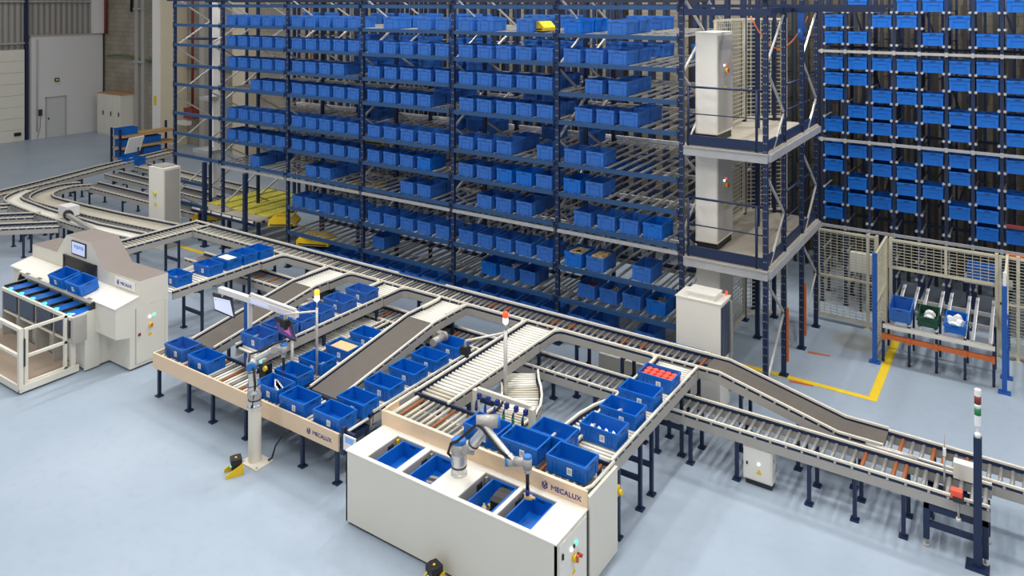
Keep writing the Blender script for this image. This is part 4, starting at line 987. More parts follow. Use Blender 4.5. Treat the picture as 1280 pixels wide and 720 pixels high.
b = MB(); b.box(-15.19, -15.13, 6.71, 6.74, 0.5, 1.0, 'dark'); b.build('hinge', pf)
tote(-16.42, 8.08, 1.36, 'blue tote at the tunnel of the white picking machine, left of the pair', 'pair of totes on the picking machine', rz=0.0, tilt=math.radians(11), sx=0.0)
tote(-15.74, 8.08, 1.36, 'blue tote at the tunnel of the white picking machine, right of the pair', 'pair of totes on the picking machine', rz=0.0, tilt=math.radians(11), sx=0.0)
for x, nm in ((-16.32, 'left'), (-15.66, 'right')): packet(x, 8.1, 1.395, 0.2, 0.12, 0.05, 'orange_red' if nm == 'left' else 'white', 'small packet in the %s tote on the white picking machine' % nm, 0.3)

# ------------------------------------------------------------------ front robot station cabinet
fc = thing('station_cabinet', (-6.1, 7.9, 0), 'long white station cabinet with four open wells and a lettered wooden board', 'cabinet')
X0, X1, Y0, Y1 = -7.75, -4.43, 7.5, 8.25
b = MB(); b.box(X0, X1, Y0, Y0+0.025, 0.04, 0.99, 'cabinet'); b.box(X0, X0+0.025, Y0, Y1, 0.04, 0.99, 'cabinet'); b.box(X1-0.025, X1, Y0, Y1, 0.04, 0.99, 'cabinet'); b.box(X0, X1, Y1-0.025, Y1, 0.04, 0.99, 'cabinet')
b.box(X0+0.03, X1-0.03, Y0+0.03, Y1-0.03, 0.0, 0.04, 'black'); b.box(X0+0.02, X1-0.02, Y0+0.02, Y1-0.02, 0.6, 0.62, 'dark'); b.build('body', fc)
HX = [(-7.40, -6.88), (-6.79, -6.30), (-5.87, -5.34), (-5.28, -4.80)]
b = MB(); zt0, zt1 = 0.985, 1.003
b.box(X0-0.005, X1+0.005, Y0-0.005, 7.55, zt0, zt1, 'cabinet_top'); b.box(X0-0.005, X1+0.005, 8.15, Y1, zt0, zt1, 'cabinet_top')
xs = [X0-0.005]+[v for h in HX for v in h]+[X1+0.005]
for a, c_ in zip(xs[0::2], xs[1::2]): b.box(a, c_, 7.55, 8.15, zt0, zt1, 'cabinet_top')
b.build('worktop', fc)
for k, (a, c_) in enumerate(HX):
    q = MB(); q.box(a-0.012, a, 7.55, 8.15, 0.82, 0.985, 'profile'); q.box(c_, c_+0.012, 7.55, 8.15, 0.82, 0.985, 'profile'); q.box(a, c_, 8.15, 8.165, 0.82, 0.985, 'profile'); q.box(a, c_, 7.535, 7.55, 0.82, 0.985, 'profile')
    q.box(a+0.1, a+0.2, 8.135, 8.15, 0.88, 0.94, 'dark'); q.box(a+0.25, a+0.33, 8.13, 8.15, 0.86, 0.93, 'black'); q.box(a, a+0.02, 7.95, 8.05, 0.84, 0.94, 'dark'); q.box(a+0.02, a+0.05, 8.1, 8.14, 0.9, 0.97, 'yellow' if k == 0 else 'galv')
    q.build('well_frame', fc)
b = MB(); b.box(-7.80, -4.44, 8.25, 8.275, 0.95, 1.2, 'wood'); b.box(-7.80, -7.775, 8.275, 8.6, 0.98, 1.2, 'wood'); b.build('lettered_board', fc)
lettering(fc, 'MECALUX', 0.09, (-4.95, 8.247, 1.05), (PI/2, 0, 0))
b = MB(); b.box(-4.455, -4.415, 8.275, 9.03, 0.04, 1.13, 'cabinet'); b.box(-7.78, -7.74, 8.275, 9.03, 0.04, 1.1, 'cabinet'); b.box(-7.74, -4.455, 8.98, 9.02, 0.3, 0.9, 'cabinet'); b.build('side_panel', fc)
b = MB(); b.box(X1, X1+0.012, 7.56, 8.19, 0.08, 0.95, 'cabinet_top'); b.box(X1-0.004, X1+0.004, 8.235, 8.26, 0.04, 0.99, 'dark'); fd = b.build('door', fc)
b = MB(); b.cyl((X1+0.012, 7.88, 0.64), (X1+0.05, 7.88, 0.64), 0.042, 'yellow', 14); b.cbox(X1+0.06, 7.885, 0.64, 0.03, 0.025, 0.08, 'orange'); b.build('main_switch', fd)
for y_, z_, m_ in ((7.82, 0.77, 'led_white'), (7.93, 0.785, 'led_green'), (7.88, 0.775, 'dark')):
    b = MB(); b.cbox(X1+0.02, y_, z_, 0.02, 0.03, 0.035, m_); b.build('indicator_lamp', fd)
b = MB(); b.cyl((X1+0.012, 7.98, 0.62), (X1+0.07, 7.98, 0.62), 0.022, 'red', 10); b.build('stop_button', fd)
b = MB(); b.prism([(7.84, 0.45), (7.93, 0.45), (7.885, 0.53)], 'x', X1+0.012, X1+0.016, 'yellow'); b.cbox(X1+0.02, 7.62, 0.8, 0.02, 0.025, 0.06, 'black'); b.build('lock_and_sticker', fd)
b = MB(); b.cyl((-4.42, 9.07, 0.78), (-4.37, 9.07, 0.78), 0.035, 'yellow', 12); b.box(-4.45, -4.42, 9.03, 9.12, 0.72, 0.84, 'yellow'); b.build('side_switch', fc)
wt = [(HX[0][1]-0.21, 'first'), (HX[1][1]-0.2, 'second'), (HX[2][1]-0.215, 'third'), (HX[3][1]-0.205, 'fourth')]
for x, nm in wt:
    tote(x, 7.85, 0.765, 'blue tote sunk in the %s well of the white station cabinet from left' % nm, 'totes in the cabinet wells', rz=PI/2, sticker=False)
def blk(name, x, y, z, dx, dy, dz, m, label, rz=0.0, cat='part', m2=None):
    q = MB(); k = min(dx, dy)*0.15
    q.prism([(-dx/2+k, -dy/2), (dx/2-k, -dy/2), (dx/2, -dy/2+k), (dx/2, dy/2-k), (dx/2-k, dy/2), (-dx/2+k, dy/2), (-dx/2, dy/2-k), (-dx/2, -dy/2+k)], 'z', 0, dz, m)
    if m2: q.cbox(0, 0, dz*0.5, dx*1.02, dy*0.35, dz*1.02, m2)
    o = inst(name, q.mesh(name), None, (x, y, z), (0, 0, rz)); return tag(o, label, cat)
blk('boxed_item', -6.42, 7.74, 0.787, 0.13, 0.16, 0.14, 'taupe', 'grey and black boxed item in the second well tote', 0.2, 'box', 'black')
blk('boxed_item', -7.2, 7.66, 0.787, 0.12, 0.1, 0.08, 'taupe', 'small dark item at the edge of the first well tote', 0.5, 'box')
blk('tool_case', -5.46, 7.92, 0.787, 0.2, 0.3, 0.18, 'black', 'black case lying in the third well tote', 0.1, 'box', 'dark')
def bottle(x, y, z, a, l, r, m, label):
    q = MB(); d = Vector((math.cos(a), math.sin(a), 0)); q.lathe((x, y, z+r), [(0, 0), (r*0.9, 0.0), (r, 0.01), (r, l*0.65), (r*0.5, l*0.78), (r*0.45, l), (0, l)], m, axis=d, n=12)
    return tag(q.build('bottle'), label, 'bottle')
bottle(-5.56, 7.68, 0.79, 2.2, 0.2, 0.035, 'tan_paper', 'tan bottle at the front of the third well tote')
bottle(-5.6, 7.82, 0.79, 1.2, 0.2, 0.035, 'tan_paper', 'tan bottle lying beside the black case in the third well tote')

# ------------------------------------------------------------------ robots
def joint(b, p, ax, r, l, m='robot_grey', cap='robot_blue', both=False):
    p = Vector(p); ax = Vector(ax).normalized()
    b.cyl(p-ax*l/2, p+ax*l/2, r, m, 16)
def capm(p, ax, r, l, h=0.035):
    p = Vector(p); ax = Vector(ax).normalized(); b = MB(); b.lathe(p+ax*(l/2), [(r, 0), (r, h*0.6), (r*0.85, h), (0, h*1.05)], 'robot_blue', axis=ax, n=16); return b
def robot(label, J, side, tool_pts, base_z, cable, tool_m='black'):
    """J: base, shoulder, elbow, wrist1, wrist2"""
    base, sh, el, w1, w2 = [Vector(p) for p in J]; side = Vector(side).normalized()
    t = thing('robot', tuple(base), label, 'robot')
    b = MB(); b.lathe(base, [(0.105, 0), (0.105, 0.03), (0.097, 0.04), (0.095, 0.12), (0.1, 0.14), (0.1, sh.z-base.z-0.07), (0.082, sh.z-base.z-0.02)], 'robot_tube', n=20); b.cyl(base+Vector((0, 0, 0.1)), base+Vector((0, 0, 0.115)), 0.102, 'dark', 20); b.build('base', t)
    s1 = sh+side*0.0; s2 = sh+side*0.15
    b = MB(); b.cyl(sh-Vector((0, 0, 0.1)), sh+Vector((0, 0, 0.07)), 0.098, 'robot_grey', 18); b.cyl(s1, s2+side*0.05, 0.088, 'robot_grey', 18); so = b.build('shoulder', t)
    capm(sh-Vector((0, 0, 0.0)), (0, 0, 1), 0.098, 0.14, 0.05).build('joint_cap', so)
    e2 = el+side*0.15; d = (e2-s2).normalized(); L = (e2-s2).length
    b = MB(); b.lathe(s2, [(0.07, -0.02), (0.074, 0.04), (0.076, 0.09), (0.066, 0.10), (0.064, L-0.11), (0.076, L-0.10), (0.074, L-0.03), (0.066, L+0.02)], 'robot_tube', axis=d, n=18); b.cyl(s2+d*0.088, s2+d*0.1, 0.078, 'dark', 18); b.cyl(s2+d*(L-0.112), s2+d*(L-0.1), 0.078, 'dark', 18); b.build('upper_arm', t)
    b = MB(); b.cyl(e2+side*0.07, el-side*0.05, 0.08, 'robot_grey', 18); eo = b.build('elbow', t)
    capm(e2, side, 0.08, 0.14).build('joint_cap', eo)
    d = (w1-el).normalized(); L = (w1-el).length
    b = MB(); b.lathe(el, [(0.056, 0.0), (0.06, 0.06), (0.05, 0.08), (0.048, L-0.09), (0.056, L-0.08), (0.054, L)], 'robot_tube', axis=d, n=16); b.cyl(el+d*0.06, el+d*0.072, 0.056, 'dark', 16); b.cyl(el+d*(L-0.09), el+d*(L-0.078), 0.052, 'dark', 16); b.build('forearm', t)
    b = MB(); b.cyl(w1-side*0.07, w1+side*0.07, 0.056, 'robot_grey', 14); b.cyl(w1, w2, 0.052, 'robot_grey', 14); b.cyl(w2+Vector((0, 0, 0.05)), w2-Vector((0, 0, 0.08)), 0.056, 'robot_grey', 14); wo = b.build('wrist', t)
    capm(w1, -side, 0.056, 0.14, 0.03).build('joint_cap', wo); capm(w2, (0, 0, 1), 0.056, 0.1, 0.03).build('joint_cap', wo)
    b = MB(); b.tube(cable, 0.018, 'rubber', 8); b.build('cable', t)
    q0 = w2-Vector((0, 0, 0.08))
    b = MB(); b.cyl(q0, q0-Vector((0, 0, 0.05)), 0.04, 'steel', 14); b.cyl(q0-Vector((0, 0, 0.05)), tool_pts[0], 0.022, tool_m, 12); b.cyl(tool_pts[0], tool_pts[1], 0.026, 'logo_blue', 12); b.build('gripper', t)
    return t
robot('grey robot arm with blue joint caps on the white front station cabinet',
      [(-6.14, 7.93, 1.003), (-6.14, 7.93, 1.34), (-5.78, 7.9, 1.80), (-5.30, 7.93, 1.44), (-5.10, 7.95, 1.49)], (0.8, 0.6, 0.0),
      [(-5.10, 7.95, 1.16), (-5.10, 7.95, 1.09)], 1.0,
      [(-6.14, 8.04, 1.1), (-6.26, 7.98, 1.12), (-6.28, 7.88, 1.25), (-6.2, 7.84, 1.42), (-6.1, 7.84, 1.48), (-5.92, 7.88, 1.66), (-5.78, 7.82, 1.8), (-5.7, 7.83, 1.78), (-5.62, 7.84, 1.7), (-5.45, 7.86, 1.56), (-5.3, 7.9, 1.47)])
bottle(-5.14, 7.95, 1.02, 0.35, 0.13, 0.032, 'tan_paper', 'tan bottle held by the robot gripper above the fourth well')
pd = thing('robot_pedestal', (-9.96, 7.72, 0), 'cream cylindrical pedestal on a floor plate carrying the left robot arm', 'pedestal')
b = MB(); b.lathe((-9.96, 7.72, 0.0), [(0.0, 0.025), (0.098, 0.025), (0.098, 0.84), (0.11, 0.845), (0.11, 0.87), (0, 0.87)], 'cream', n=24); b.build('column', pd)
b = MB(); b.box(-10.12, -9.72, 7.56, 7.88, 0.0, 0.025, 'cream')
for x, y in ((-10.08, 7.6), (-9.76, 7.6), (-9.76, 7.84)): b.cyl((x, y, 0.025), (x, y, 0.035), 0.02, 'profile', 8)
b.build('floor_plate', pd)
robot('grey robot arm with blue joint caps on the cream pedestal',
      [(-9.96, 7.72, 0.87), (-9.98, 7.72, 1.12), (-10.14, 7.80, 1.48), (-9.92, 8.06, 1.64), (-9.82, 8.16, 1.62)], (0.8, -0.62, 0.0),
      [(-9.82, 8.16, 1.28), (-9.82, 8.16, 1.2)], 0.87,
      [(-9.9, 7.62, 0.9), (-9.84, 7.6, 1.05), (-9.82, 7.62, 1.25), (-9.9, 7.66, 1.45), (-10.02, 7.66, 1.55), (-10.14, 7.76, 1.6), (-10.05, 7.9, 1.62), (-9.9, 8.05, 1.72), (-9.8, 8.2, 1.74)])
b = MB(); b.tube([(-9.42, 8.02, 0.52), (-9.5, 7.9, 0.5), (-9.62, 7.84, 0.3), (-9.68, 7.82, 0.1), (-9.74, 7.8, 0.06)], 0.014, 'rubber', 6); tag(b.build('cable'), 'dark cable hanging from the left station table to the robot pedestal', 'cable')
# scanners on the floor
def scanner(x, y, rz, label):
    t = thing('floor_scanner', (x, y, 0), label, 'sensor')
    R = lambda px, py, pz: (x+px*math.cos(rz)-py*math.sin(rz), y+px*math.sin(rz)+py*math.cos(rz), pz)
    q = MB(); q.prism([(-0.07, -0.08), (0.07, -0.08), (0.09, 0.0), (0.075, 0.08), (-0.075, 0.08), (-0.09, 0.0)], 'z', 0.16, 0.235, 'black'); q.prism([(-0.055, -0.065), (0.055, -0.065), (0.06, 0.06), (-0.06, 0.06)], 'z', 0.05, 0.16, 'dark'); q.cyl((0, 0, 0.235), (0, 0, 0.239), 0.018, 'yellow', 10); q.cyl((-0.03, -0.066, 0.1), (-0.03, -0.076, 0.1), 0.014, 'led_green', 8)
    q.v = [R(*v) for v in q.v]; q.build('scanner_head', t)
    q = MB()
    for s in (-1, 1):
        q.hexa([(s*0.085, -0.16, 0.0), (s*0.105, -0.16, 0.0), (s*0.105, 0.09, 0.0), (s*0.085, 0.09, 0.0), (s*0.085, -0.15, 0.05), (s*0.105, -0.15, 0.05), (s*0.105, 0.09, 0.17), (s*0.085, 0.09, 0.17)], 'yellow')
    q.box(-0.105, 0.105, 0.07, 0.09, 0.0, 0.06, 'yellow'); q.box(-0.085, 0.085, -0.03, 0.08, 0.0, 0.05, 'dark'); q.v = [R(*v) for v in q.v]; q.build('yellow_guard', t)
scanner(-9.96, 7.38, -0.5, 'black laser scanner in yellow guard on the floor beside the cream pedestal')
scanner(-6.05, 7.32, -0.3, 'black laser scanner in yellow guard on the floor before the station cabinet')

# ------------------------------------------------------------------ totes on the conveyors
BL = zl-0.057; BM = zm-0.057
G6 = 'row of six totes by the right belt ramp'
for k, (y, nm) in enumerate(((8.24, 'nearest the lettered board'), (8.73, 'second from the lettered board'), (9.32, 'third from the lettered board'), (9.91, 'fourth from the lettered board'), (10.48, 'fifth from the lettered board'), (11.08, 'farthest from the lettered board'))):
    tote(-8.75, y, BL, 'empty blue tote in the row of six, ' + nm, G6)
tote(-9.52, 8.24, BL, 'empty blue tote at the foot of the right belt ramp on the left station')
tote(-10.2, 8.30, BL, 'blue tote with white bars right behind the left robot arm')
tote(-10.28, 8.77, BL, 'blue tote behind the tote with white bars on the left station', sticker=False)
tote(-10.3, 9.30, BL, 'blue tote in front of the tote with tan sheet, left of the right belt ramp')
tote(-10.28, 9.90, BL, 'blue tote holding a tan sheet, left of the right belt ramp')
tote(-10.30, 10.52, BL, 'blue tote farthest along the lane left of the right belt ramp')
tote(-12.73, 8.31, BL, 'pale blue tote at the left end of the left station board', me=ME_TP)
tote(-11.97, 8.27, BL, 'blue tote second from the left end of the left station board')
GU = 'queue of totes on the upper lane'
for k, (y, nm) in enumerate(((8.80, 'foremost under the lamp tube'), (9.25, 'nearest the second screen'), (9.66, 'second from the second screen'), (10.12, 'third from the second screen'), (10.7, 'fourth from the second screen'), (11.3, 'nearest the main line'))):
    tote(-11.22, y, BM, 'pale blue tote queuing on the upper lane behind the screens, ' + nm, GU, me=ME_TP)
# white machine lane
for k, (x, y, nm) in enumerate(((-15.14, 9.74, 'closest to the white machine'), (-15.14, 10.5, 'second from the white machine'), (-15.14, 10.98, 'with a white sheet on top'), (-15.14, 11.42, 'fourth from the white machine'), (-15.1, 11.84, 'farthest from the white machine'))):
    tote(x, y, BM, 'blue tote on the lane beside the machine, ' + nm, 'totes on the machine lane', rz=0)
b = MB(); b.prism([(-15.33, 10.87), (-14.95, 10.87), (-14.95, 11.1), (-15.33, 11.1)], 'z', BM+0.2, BM+0.21, 'white'); tag(b.build('paper_sheet'), 'white sheet lying in the third tote from the white machine', 'paper')
b = MB(); b.prism([(-15.55, 10.05), (-15.32, 10.05), (-15.36, 10.5), (-15.6, 10.5)], 'z', zm-0.08, zm-0.06, 'white'); b.bar((-15.62, 9.95, zm-0.04), (-15.62, 10.6, zm), 0.04, 0.06, 'cream'); tag(b.build('chute_plate'), 'white chute plate beside the tote lane of the white machine', 'plate')
# right lane and front station
GR = 'four totes on the right lane'
tote(-4.82, 11.33, BM, 'blue tote full of round red tins on the right lane', GR)
tote(-4.85, 10.70, BM, 'empty blue tote on the right lane just in front of the tote of red tins', GR)
tote(-4.85, 10.10, BM, 'empty blue tote on the right lane, second in front of the tote of red tins', GR)
tote(-4.86, 9.53, BM, 'blue tote with white strips on the right lane nearest the front station', GR)
tote(-4.86, 8.64, BM, 'blue tote at the right end of the front station above the lettering')
tote(-5.57, 8.64, BM, 'blue tote in the middle of the front station behind the robot wrist')
tote(-6.19, 8.64, BM, 'blue tote of the front station behind the robot elbow')
tote(-5.36, 9.025, BM, 'blue tote half hidden between the middle and right totes of the front station', sticker=False)
# red tins
n = 0
for r in range(3):
    for c_ in range(5):
        x = -5.03+c_*0.105; y = 11.23+r*0.105; q = MB(); q.lathe((x, y, BM+0.02), [(0, 0), (0.05, 0), (0.05, 0.15), (0.046, 0.158), (0.03, 0.16), (0, 0.162)], 'orange_red', n=14)
        tag(q.build('tin'), 'round red tin, %s row from the front, %s from left in the tote' % (ORD[r], ORD[c_]), 'tin', 'red tins in the tote')
# white rods in the robot tote, small parts in others
for k in range(5): blk('white_bar', -10.1-k*0.07+0.1, 8.27+0.03*k, BL+0.09, 0.05, 0.26, 0.05, 'white', 'white bar in the tote behind the left robot, %s from right' % ORD[k], 0.9, 'bar')
for k in range(5): o = blk('white_bar', -10.1-k*0.07+0.1, 8.27+0.03*k, BL+0.02, 0.05, 0.26, 0.068, 'white', 'white bar under the top layer in the tote behind the left robot, %s from right' % ORD[k], 0.9, 'bar')
b = MB(); b.prism([(-10.5, 9.76), (-10.06, 9.76), (-10.06, 10.04), (-10.5, 10.04)], 'z', BL+0.17, BL+0.185, 'tan_paper'); tag(b.build('tan_sheet'), 'flat tan cardboard sheet on top of its tote on the left station', 'cardboard')
blk('carton', -10.28, 9.94, BL+0.02, 0.4, 0.24, 0.148, 'tan_paper', 'tan carton under the cardboard sheet in the tote', 0, 'box')
blk('carton', -11.9, 8.36, BL+0.02, 0.14, 0.1, 0.05, 'taupe', 'small brown carton in the second tote of the left station', 0.4, 'box')
blk('carton', -10.24, 10.55, BL+0.02, 0.12, 0.09, 0.07, 'tan_paper', 'small tan carton in the farthest tote left of the right belt ramp', 0.3, 'box')
blk('carton', -10.2, 9.36, BL+0.02, 0.12, 0.09, 0.08, 'taupe', 'small brown carton in the tote in front of the tan sheet tote', 0.3, 'box')
blk('carton', -10.2, 8.85, BL+0.02, 0.22, 0.12, 0.05, 'black', 'small black carton in the tote behind the white bar tote', 0.2, 'box')
for k, (x, y, dx, dy, rz, tx) in enumerate(((-4.95, 8.66, 0.12, 0.05, 0.4, 'left dark part in the right end tote of the front station'), (-4.78, 8.62, 0.2, 0.04, -0.4, 'long dark part in the right end tote of the front station'),
                                 (-5.62, 8.66, 0.1, 0.05, 0.2, 'left dark part in the middle tote of the front station'), (-5.48, 8.6, 0.18, 0.04, -0.4, 'long dark part in the middle tote of the front station'), (-6.08, 8.66, 0.14, 0.08, 0.2, 'dark part in the tote behind the robot elbow'))):
    blk('metal_part', x, y, BM+0.02, dx, dy, 0.06, 'dark', tx, rz)
for k in range(4): packet(-5.02+k*0.11, 9.44, BM+0.02, 0.09, 0.12, 0.15, 'white', 'white packet in the tote nearest the front station, %s from left' % ORD[k], 0.2)
# contents of rack totes
def fill(lv, bay, slot, m, label, lumpy):
    x0, x1 = RX[bay+1], RX[bay+2]; p = (x1-x0-0.16)/5; x = x0+0.08+p*(slot+0.5)+(0.25 if lv in (3, 6, 8) and bay == 4 else 0)
    z = LEV[lv]+0.075; y = RY[0]+0.3+(0.15 if lv == 8 and bay >= 2 else 0)
    q = MB(); rnd = random.Random(lv*100+bay*10+slot)
    if lumpy:
        for i in range(26):
            a = rnd.uniform(0, PI); cx, cy, cz = x+rnd.uniform(-.1, .1), y+rnd.uniform(-.2, .2), z+rnd.uniform(0.1, 0.16); d = Vector((math.cos(a), math.sin(a), 0))*0.05
            q.cyl((cx-d.x, cy-d.y, cz), (cx+d.x, cy+d.y, cz+0.02), 0.014, m, 6)
        q.cbox(x, y, z+0.05, 0.3, 0.48, 0.1, m)
        tag(q.build('loose_parts'), label, 'parts', kind='stuff')
    else:
        q.cbox(x, y, z+0.1, 0.3, 0.46, 0.22, m); 
        for i in range(5): q.cbox(x+rnd.uniform(-.08, .08), y+rnd.uniform(-.15, .15), z+0.22, 0.1, 0.12, 0.03, m)
        tag(q.build('paper_bundle'), label, 'paper')
fill(7, 4, 0, 'tan_paper', 'tan crumpled paper in the left of two filled totes, eighth rack level', False)
fill(7, 4, 1, 'tan_paper', 'tan paper in the right of two filled totes, eighth rack level', False)
fill(8, 3, 2, 'white', 'loose white parts in a tote on the ninth rack level', True)
fill(8, 4, 3, 'taupe', 'loose grey metal parts in a tote on the ninth rack level beside the white cabinet', True)
fill(8, 4, 1, 'taupe', 'loose brown parts in a tote in the middle of the ninth rack level', True)
fill(8, 4, 0, 'pipe_red', 'loose reddish parts in a tote on the ninth rack level left of the brown parts', True)

# ------------------------------------------------------------------ screens on the left station
sf = thing('screen_gantry', (-11.9, 9.1, 0), 'white overhead beam on a blue post carrying two screens and a lamp tube', 'frame')
b = MB(); b.box(-12.0, -11.9, 9.06, 9.14, 0.0, 1.66, 'post_blue'); b.box(-11.9, -11.86, 9.06, 9.14, 0.6, 1.66, 'col_white'); b.cbox(-11.95, 9.1, 0.012, 0.2, 0.2, 0.024, 'navy'); b.build('post', sf)
b = MB(); b.bar((-12.76, 9.1, 1.66), (-10.6, 9.1, 1.66), 0.09, 0.1, 'col_white'); b.box(-11.8, -11.3, 9.05, 9.055, 1.63, 1.69, 'screen_pale'); b.build('beam', sf)
b = MB(); b.cyl((-11.84, 9.1, 1.765), (-10.63, 9.1, 1.74), 0.03, 'col_white', 10); b.cyl((-11.9, 9.1, 1.7), (-11.84, 9.1, 1.77), 0.02, 'profile', 8); b.cyl((-10.7, 9.1, 1.7), (-10.66, 9.1, 1.76), 0.02, 'profile', 8); b.build('lamp_tube', sf)
def screen(x0, x1, z0, z1, nm, face):
    q = MB(); y = 9.0
    sk = 0.22; q.hexa([(x0+sk, y-0.0, z0), (x1+sk, y-0.0, z0-0.02), (x1+sk, y+0.03, z0-0.02), (x0+sk, y+0.03, z0), (x0, y+0.1, z1), (x1, y+0.1, z1+0.02), (x1, y+0.13, z1+0.02), (x0, y+0.13, z1)], 'dark'); o = q.build(nm, sf)
    q = MB(); i = 0.03; q.hexa([(x0+sk+i-0.02, y-0.0025, z0+i), (x1+sk-i-0.01, y-0.0025, z0-0.02+i), (x1+sk-i-0.01, y+0.01, z0-0.02+i), (x0+sk+i-0.02, y+0.01, z0+i), (x0+i+0.01, y+0.09, z1-i), (x1-i, y+0.09, z1+0.02-i), (x1-i, y+0.11, z1+0.02-i), (x0+i+0.01, y+0.11, z1-i)], face); q.build('display', o)
    q = MB(); q.bar((x0+0.35, y+0.12, (z0+z1)/2), (x0+0.3, 9.1, 1.62), 0.03, 0.03, 'col_white'); q.build('screen_bracket', sf); return o
o = screen(-13.0, -12.42, 1.29, 1.545, 'screen', 'screen_pale')
q = MB()
for k in range(4): q.hexa([(-12.84+k*0.12, 9.0+0.052, 1.42), (-12.78+k*0.12, 9.052, 1.418), (-12.78+k*0.12, 9.06, 1.418), (-12.84+k*0.12, 9.06, 1.42), (-12.87+k*0.12, 9.064, 1.47), (-12.81+k*0.12, 9.064, 1.468), (-12.81+k*0.12, 9.08, 1.468), (-12.87+k*0.12, 9.08, 1.47)], 'screen_blue')
q.build('screen_text', o)
o = screen(-11.2, -10.75, 1.27, 1.49, 'screen', 'screen_purple')
q = MB(); q.hexa([(-10.80, 9.0, 1.29), (-10.62, 9.0, 1.285), (-10.62, 9.01, 1.285), (-10.80, 9.01, 1.29), (-10.92, 9.07, 1.46), (-10.82, 9.07, 1.455), (-10.82, 9.1, 1.455), (-10.92, 9.1, 1.46)], 'screen_pink'); q.build('screen_image', o)
sp = thing('screen_post', (-10.78, 9.0, 0), 'thin steel post under the purple screen of the left station', 'post')
b = MB(); b.cyl((-10.68, 9.06, 0.0), (-10.68, 9.06, 1.3), 0.028, 'steel', 10); b.cbox(-10.68, 9.06, 0.012, 0.14, 0.14, 0.024, 'navy'); b.build('tube', sp)
cb = thing('camera_box', (-11.5, 9.0, 0.8), 'small black control box with green and amber lamps beside the left robot', 'sensor')
b = MB(); b.cbox(-10.62, 8.45, 0.92, 0.16, 0.14, 0.3, 'black'); b.cbox(-10.62, 8.45, 0.755, 0.3, 0.2, 0.03, 'dark'); b.build('housing', cb)
b = MB(); b.cbox(-10.68, 8.45, 1.09, 0.06, 0.1, 0.06, 'profile'); b.cyl((-10.68, 8.4, 1.1), (-10.68, 8.385, 1.1), 0.025, 'led_green', 10); b.cyl((-10.52, 8.38, 1.04), (-10.52, 8.34, 1.04), 0.04, 'yellow', 10); b.build('signal_lamps', cb)
# beacon poles
def beacon(x, y, ztop, label, lamp2, arm=None, foot_z=0.0, r=0.022):
    t = thing('beacon_pole', (x, y, foot_z), label, 'lamp')
    b = MB(); b.cyl((x, y, foot_z), (x, y, ztop-0.3), r, 'steel', 12); b.cbox(x, y, foot_z+0.012, 0.12, 0.12, 0.024, 'profile'); b.cyl((x, y, ztop-0.3), (x, y, ztop-0.17), 0.012, 'profile', 8); b.build('pole', t)
    b = MB(); b.lathe((x, y, ztop-0.19), [(0.03, 0), (0.042, 0.02), (0.042, 0.09), (0.03, 0.1)], 'led_white', n=14); b.build('lower_lamp', t)
    b = MB(); b.lathe((x, y, ztop-0.09), [(0.044, 0), (0.044, 0.075), (0.035, 0.09), (0, 0.092)], lamp2, n=14); b.build('upper_lamp', t)
    if arm:
        b = MB(); b.cyl((x, y, arm[0]), arm[1], 0.018, 'cream', 8); b.build('arm', t)
        b = MB(); e = Vector(arm[1]); b.cbox(e.x, e.y, e.z-0.06, 0.03, 0.03, 0.1, 'profile'); b.cbox(e.x, e.y, e.z-0.15, 0.14, 0.1, 0.12, 'black'); b.cyl((e.x+0.03, e.y, e.z-0.21), (e.x+0.03, e.y, e.z-0.25), 0.035, 'dark', 12); b.build('camera', t)
    return t
beacon(-10.1, 9.1, 2.2, 'thin steel pole with amber lit beacon over the left station', 'led_amber', (1.84, (-10.62, 8.85, 1.75)), foot_z=0.72)
beacon(-6.96, 10.2, 2.16, 'thick steel pole with red lit beacon beside the wide white roller lane', 'led_red', (1.83, (-7.42, 9.75, 1.75)), r=0.032)
# hose rack behind the front robot
hr = thing('tool_rack', (-6.45, 9.4, 0), 'cream rail on two posts with blue tool hooks behind the front robot', 'rack')
b = MB(); b.bar((-6.92, 9.4, 1.27), (-5.97, 9.4, 1.27), 0.05, 0.06, 'cream'); b.build('rail', hr)
for x in (-6.95, -5.95): q = MB(); q.box(x-0.04, x+0.04, 9.36, 9.44, 0.0, 1.26, 'cream'); q.cbox(x, 9.4, 0.01, 0.14, 0.14, 0.02, 'cream'); q.build('post', hr)
for k in range(6):
    x = -6.86+k*0.165; q = MB(); q.cbox(x, 9.36, 1.2, 0.05, 0.06, 0.08, 'logo_blue'); q.tube([(x, 9.33, 1.2), (x-0.02, 9.31, 1.13), (x-0.03, 9.32, 1.08)], 0.016, 'post_blue', 6); q.cyl((x-0.03, 9.32, 1.08), (x-0.03, 9.32, 1.0), 0.022, 'black' if k == 5 else ('green' if k in (3, 4) else 'logo_blue'), 8); q.build('tool_hook', hr)
# motors and boxes below the lanes
for i, (x, y, z, lb) in enumerate(((-9.0, 11.05, 0.93, 'grey drive motor under the right belt ramp, next to the farthest of six totes'), (-12.3, 10.85, 0.9, 'grey drive motor under the left belt ramp'))):
    q = MB(); q.cyl((x, y-0.2, z), (x, y+0.1, z), 0.07, 'robot_grey', 14); q.cyl((x, y+0.1, z), (x, y+0.16, z), 0.085, 'robot_grey', 14); q.cbox(x-0.1, y+0.13, z, 0.14, 0.12, 0.12, 'robot_grey'); q.cbox(x-0.19, y+0.13, z, 0.06, 0.2, 0.06, 'profile'); tag(q.build('drive_motor'), lb, 'motor')
b = MB(); b.box(-6.75, -5.6, 13.0, 13.3, 0.06, 0.5, 'cream')
for k in range(6): b.box(-6.72+k*0.19, -6.6+k*0.19, 12.99, 13.31, 0.5, 0.515, 'white')
b.box(-6.7, -5.65, 13.05, 13.25, 0, 0.06, 'navy'); tag(b.build('battery_crate'), 'cream crate with ribbed white lid under the main line', 'crate')
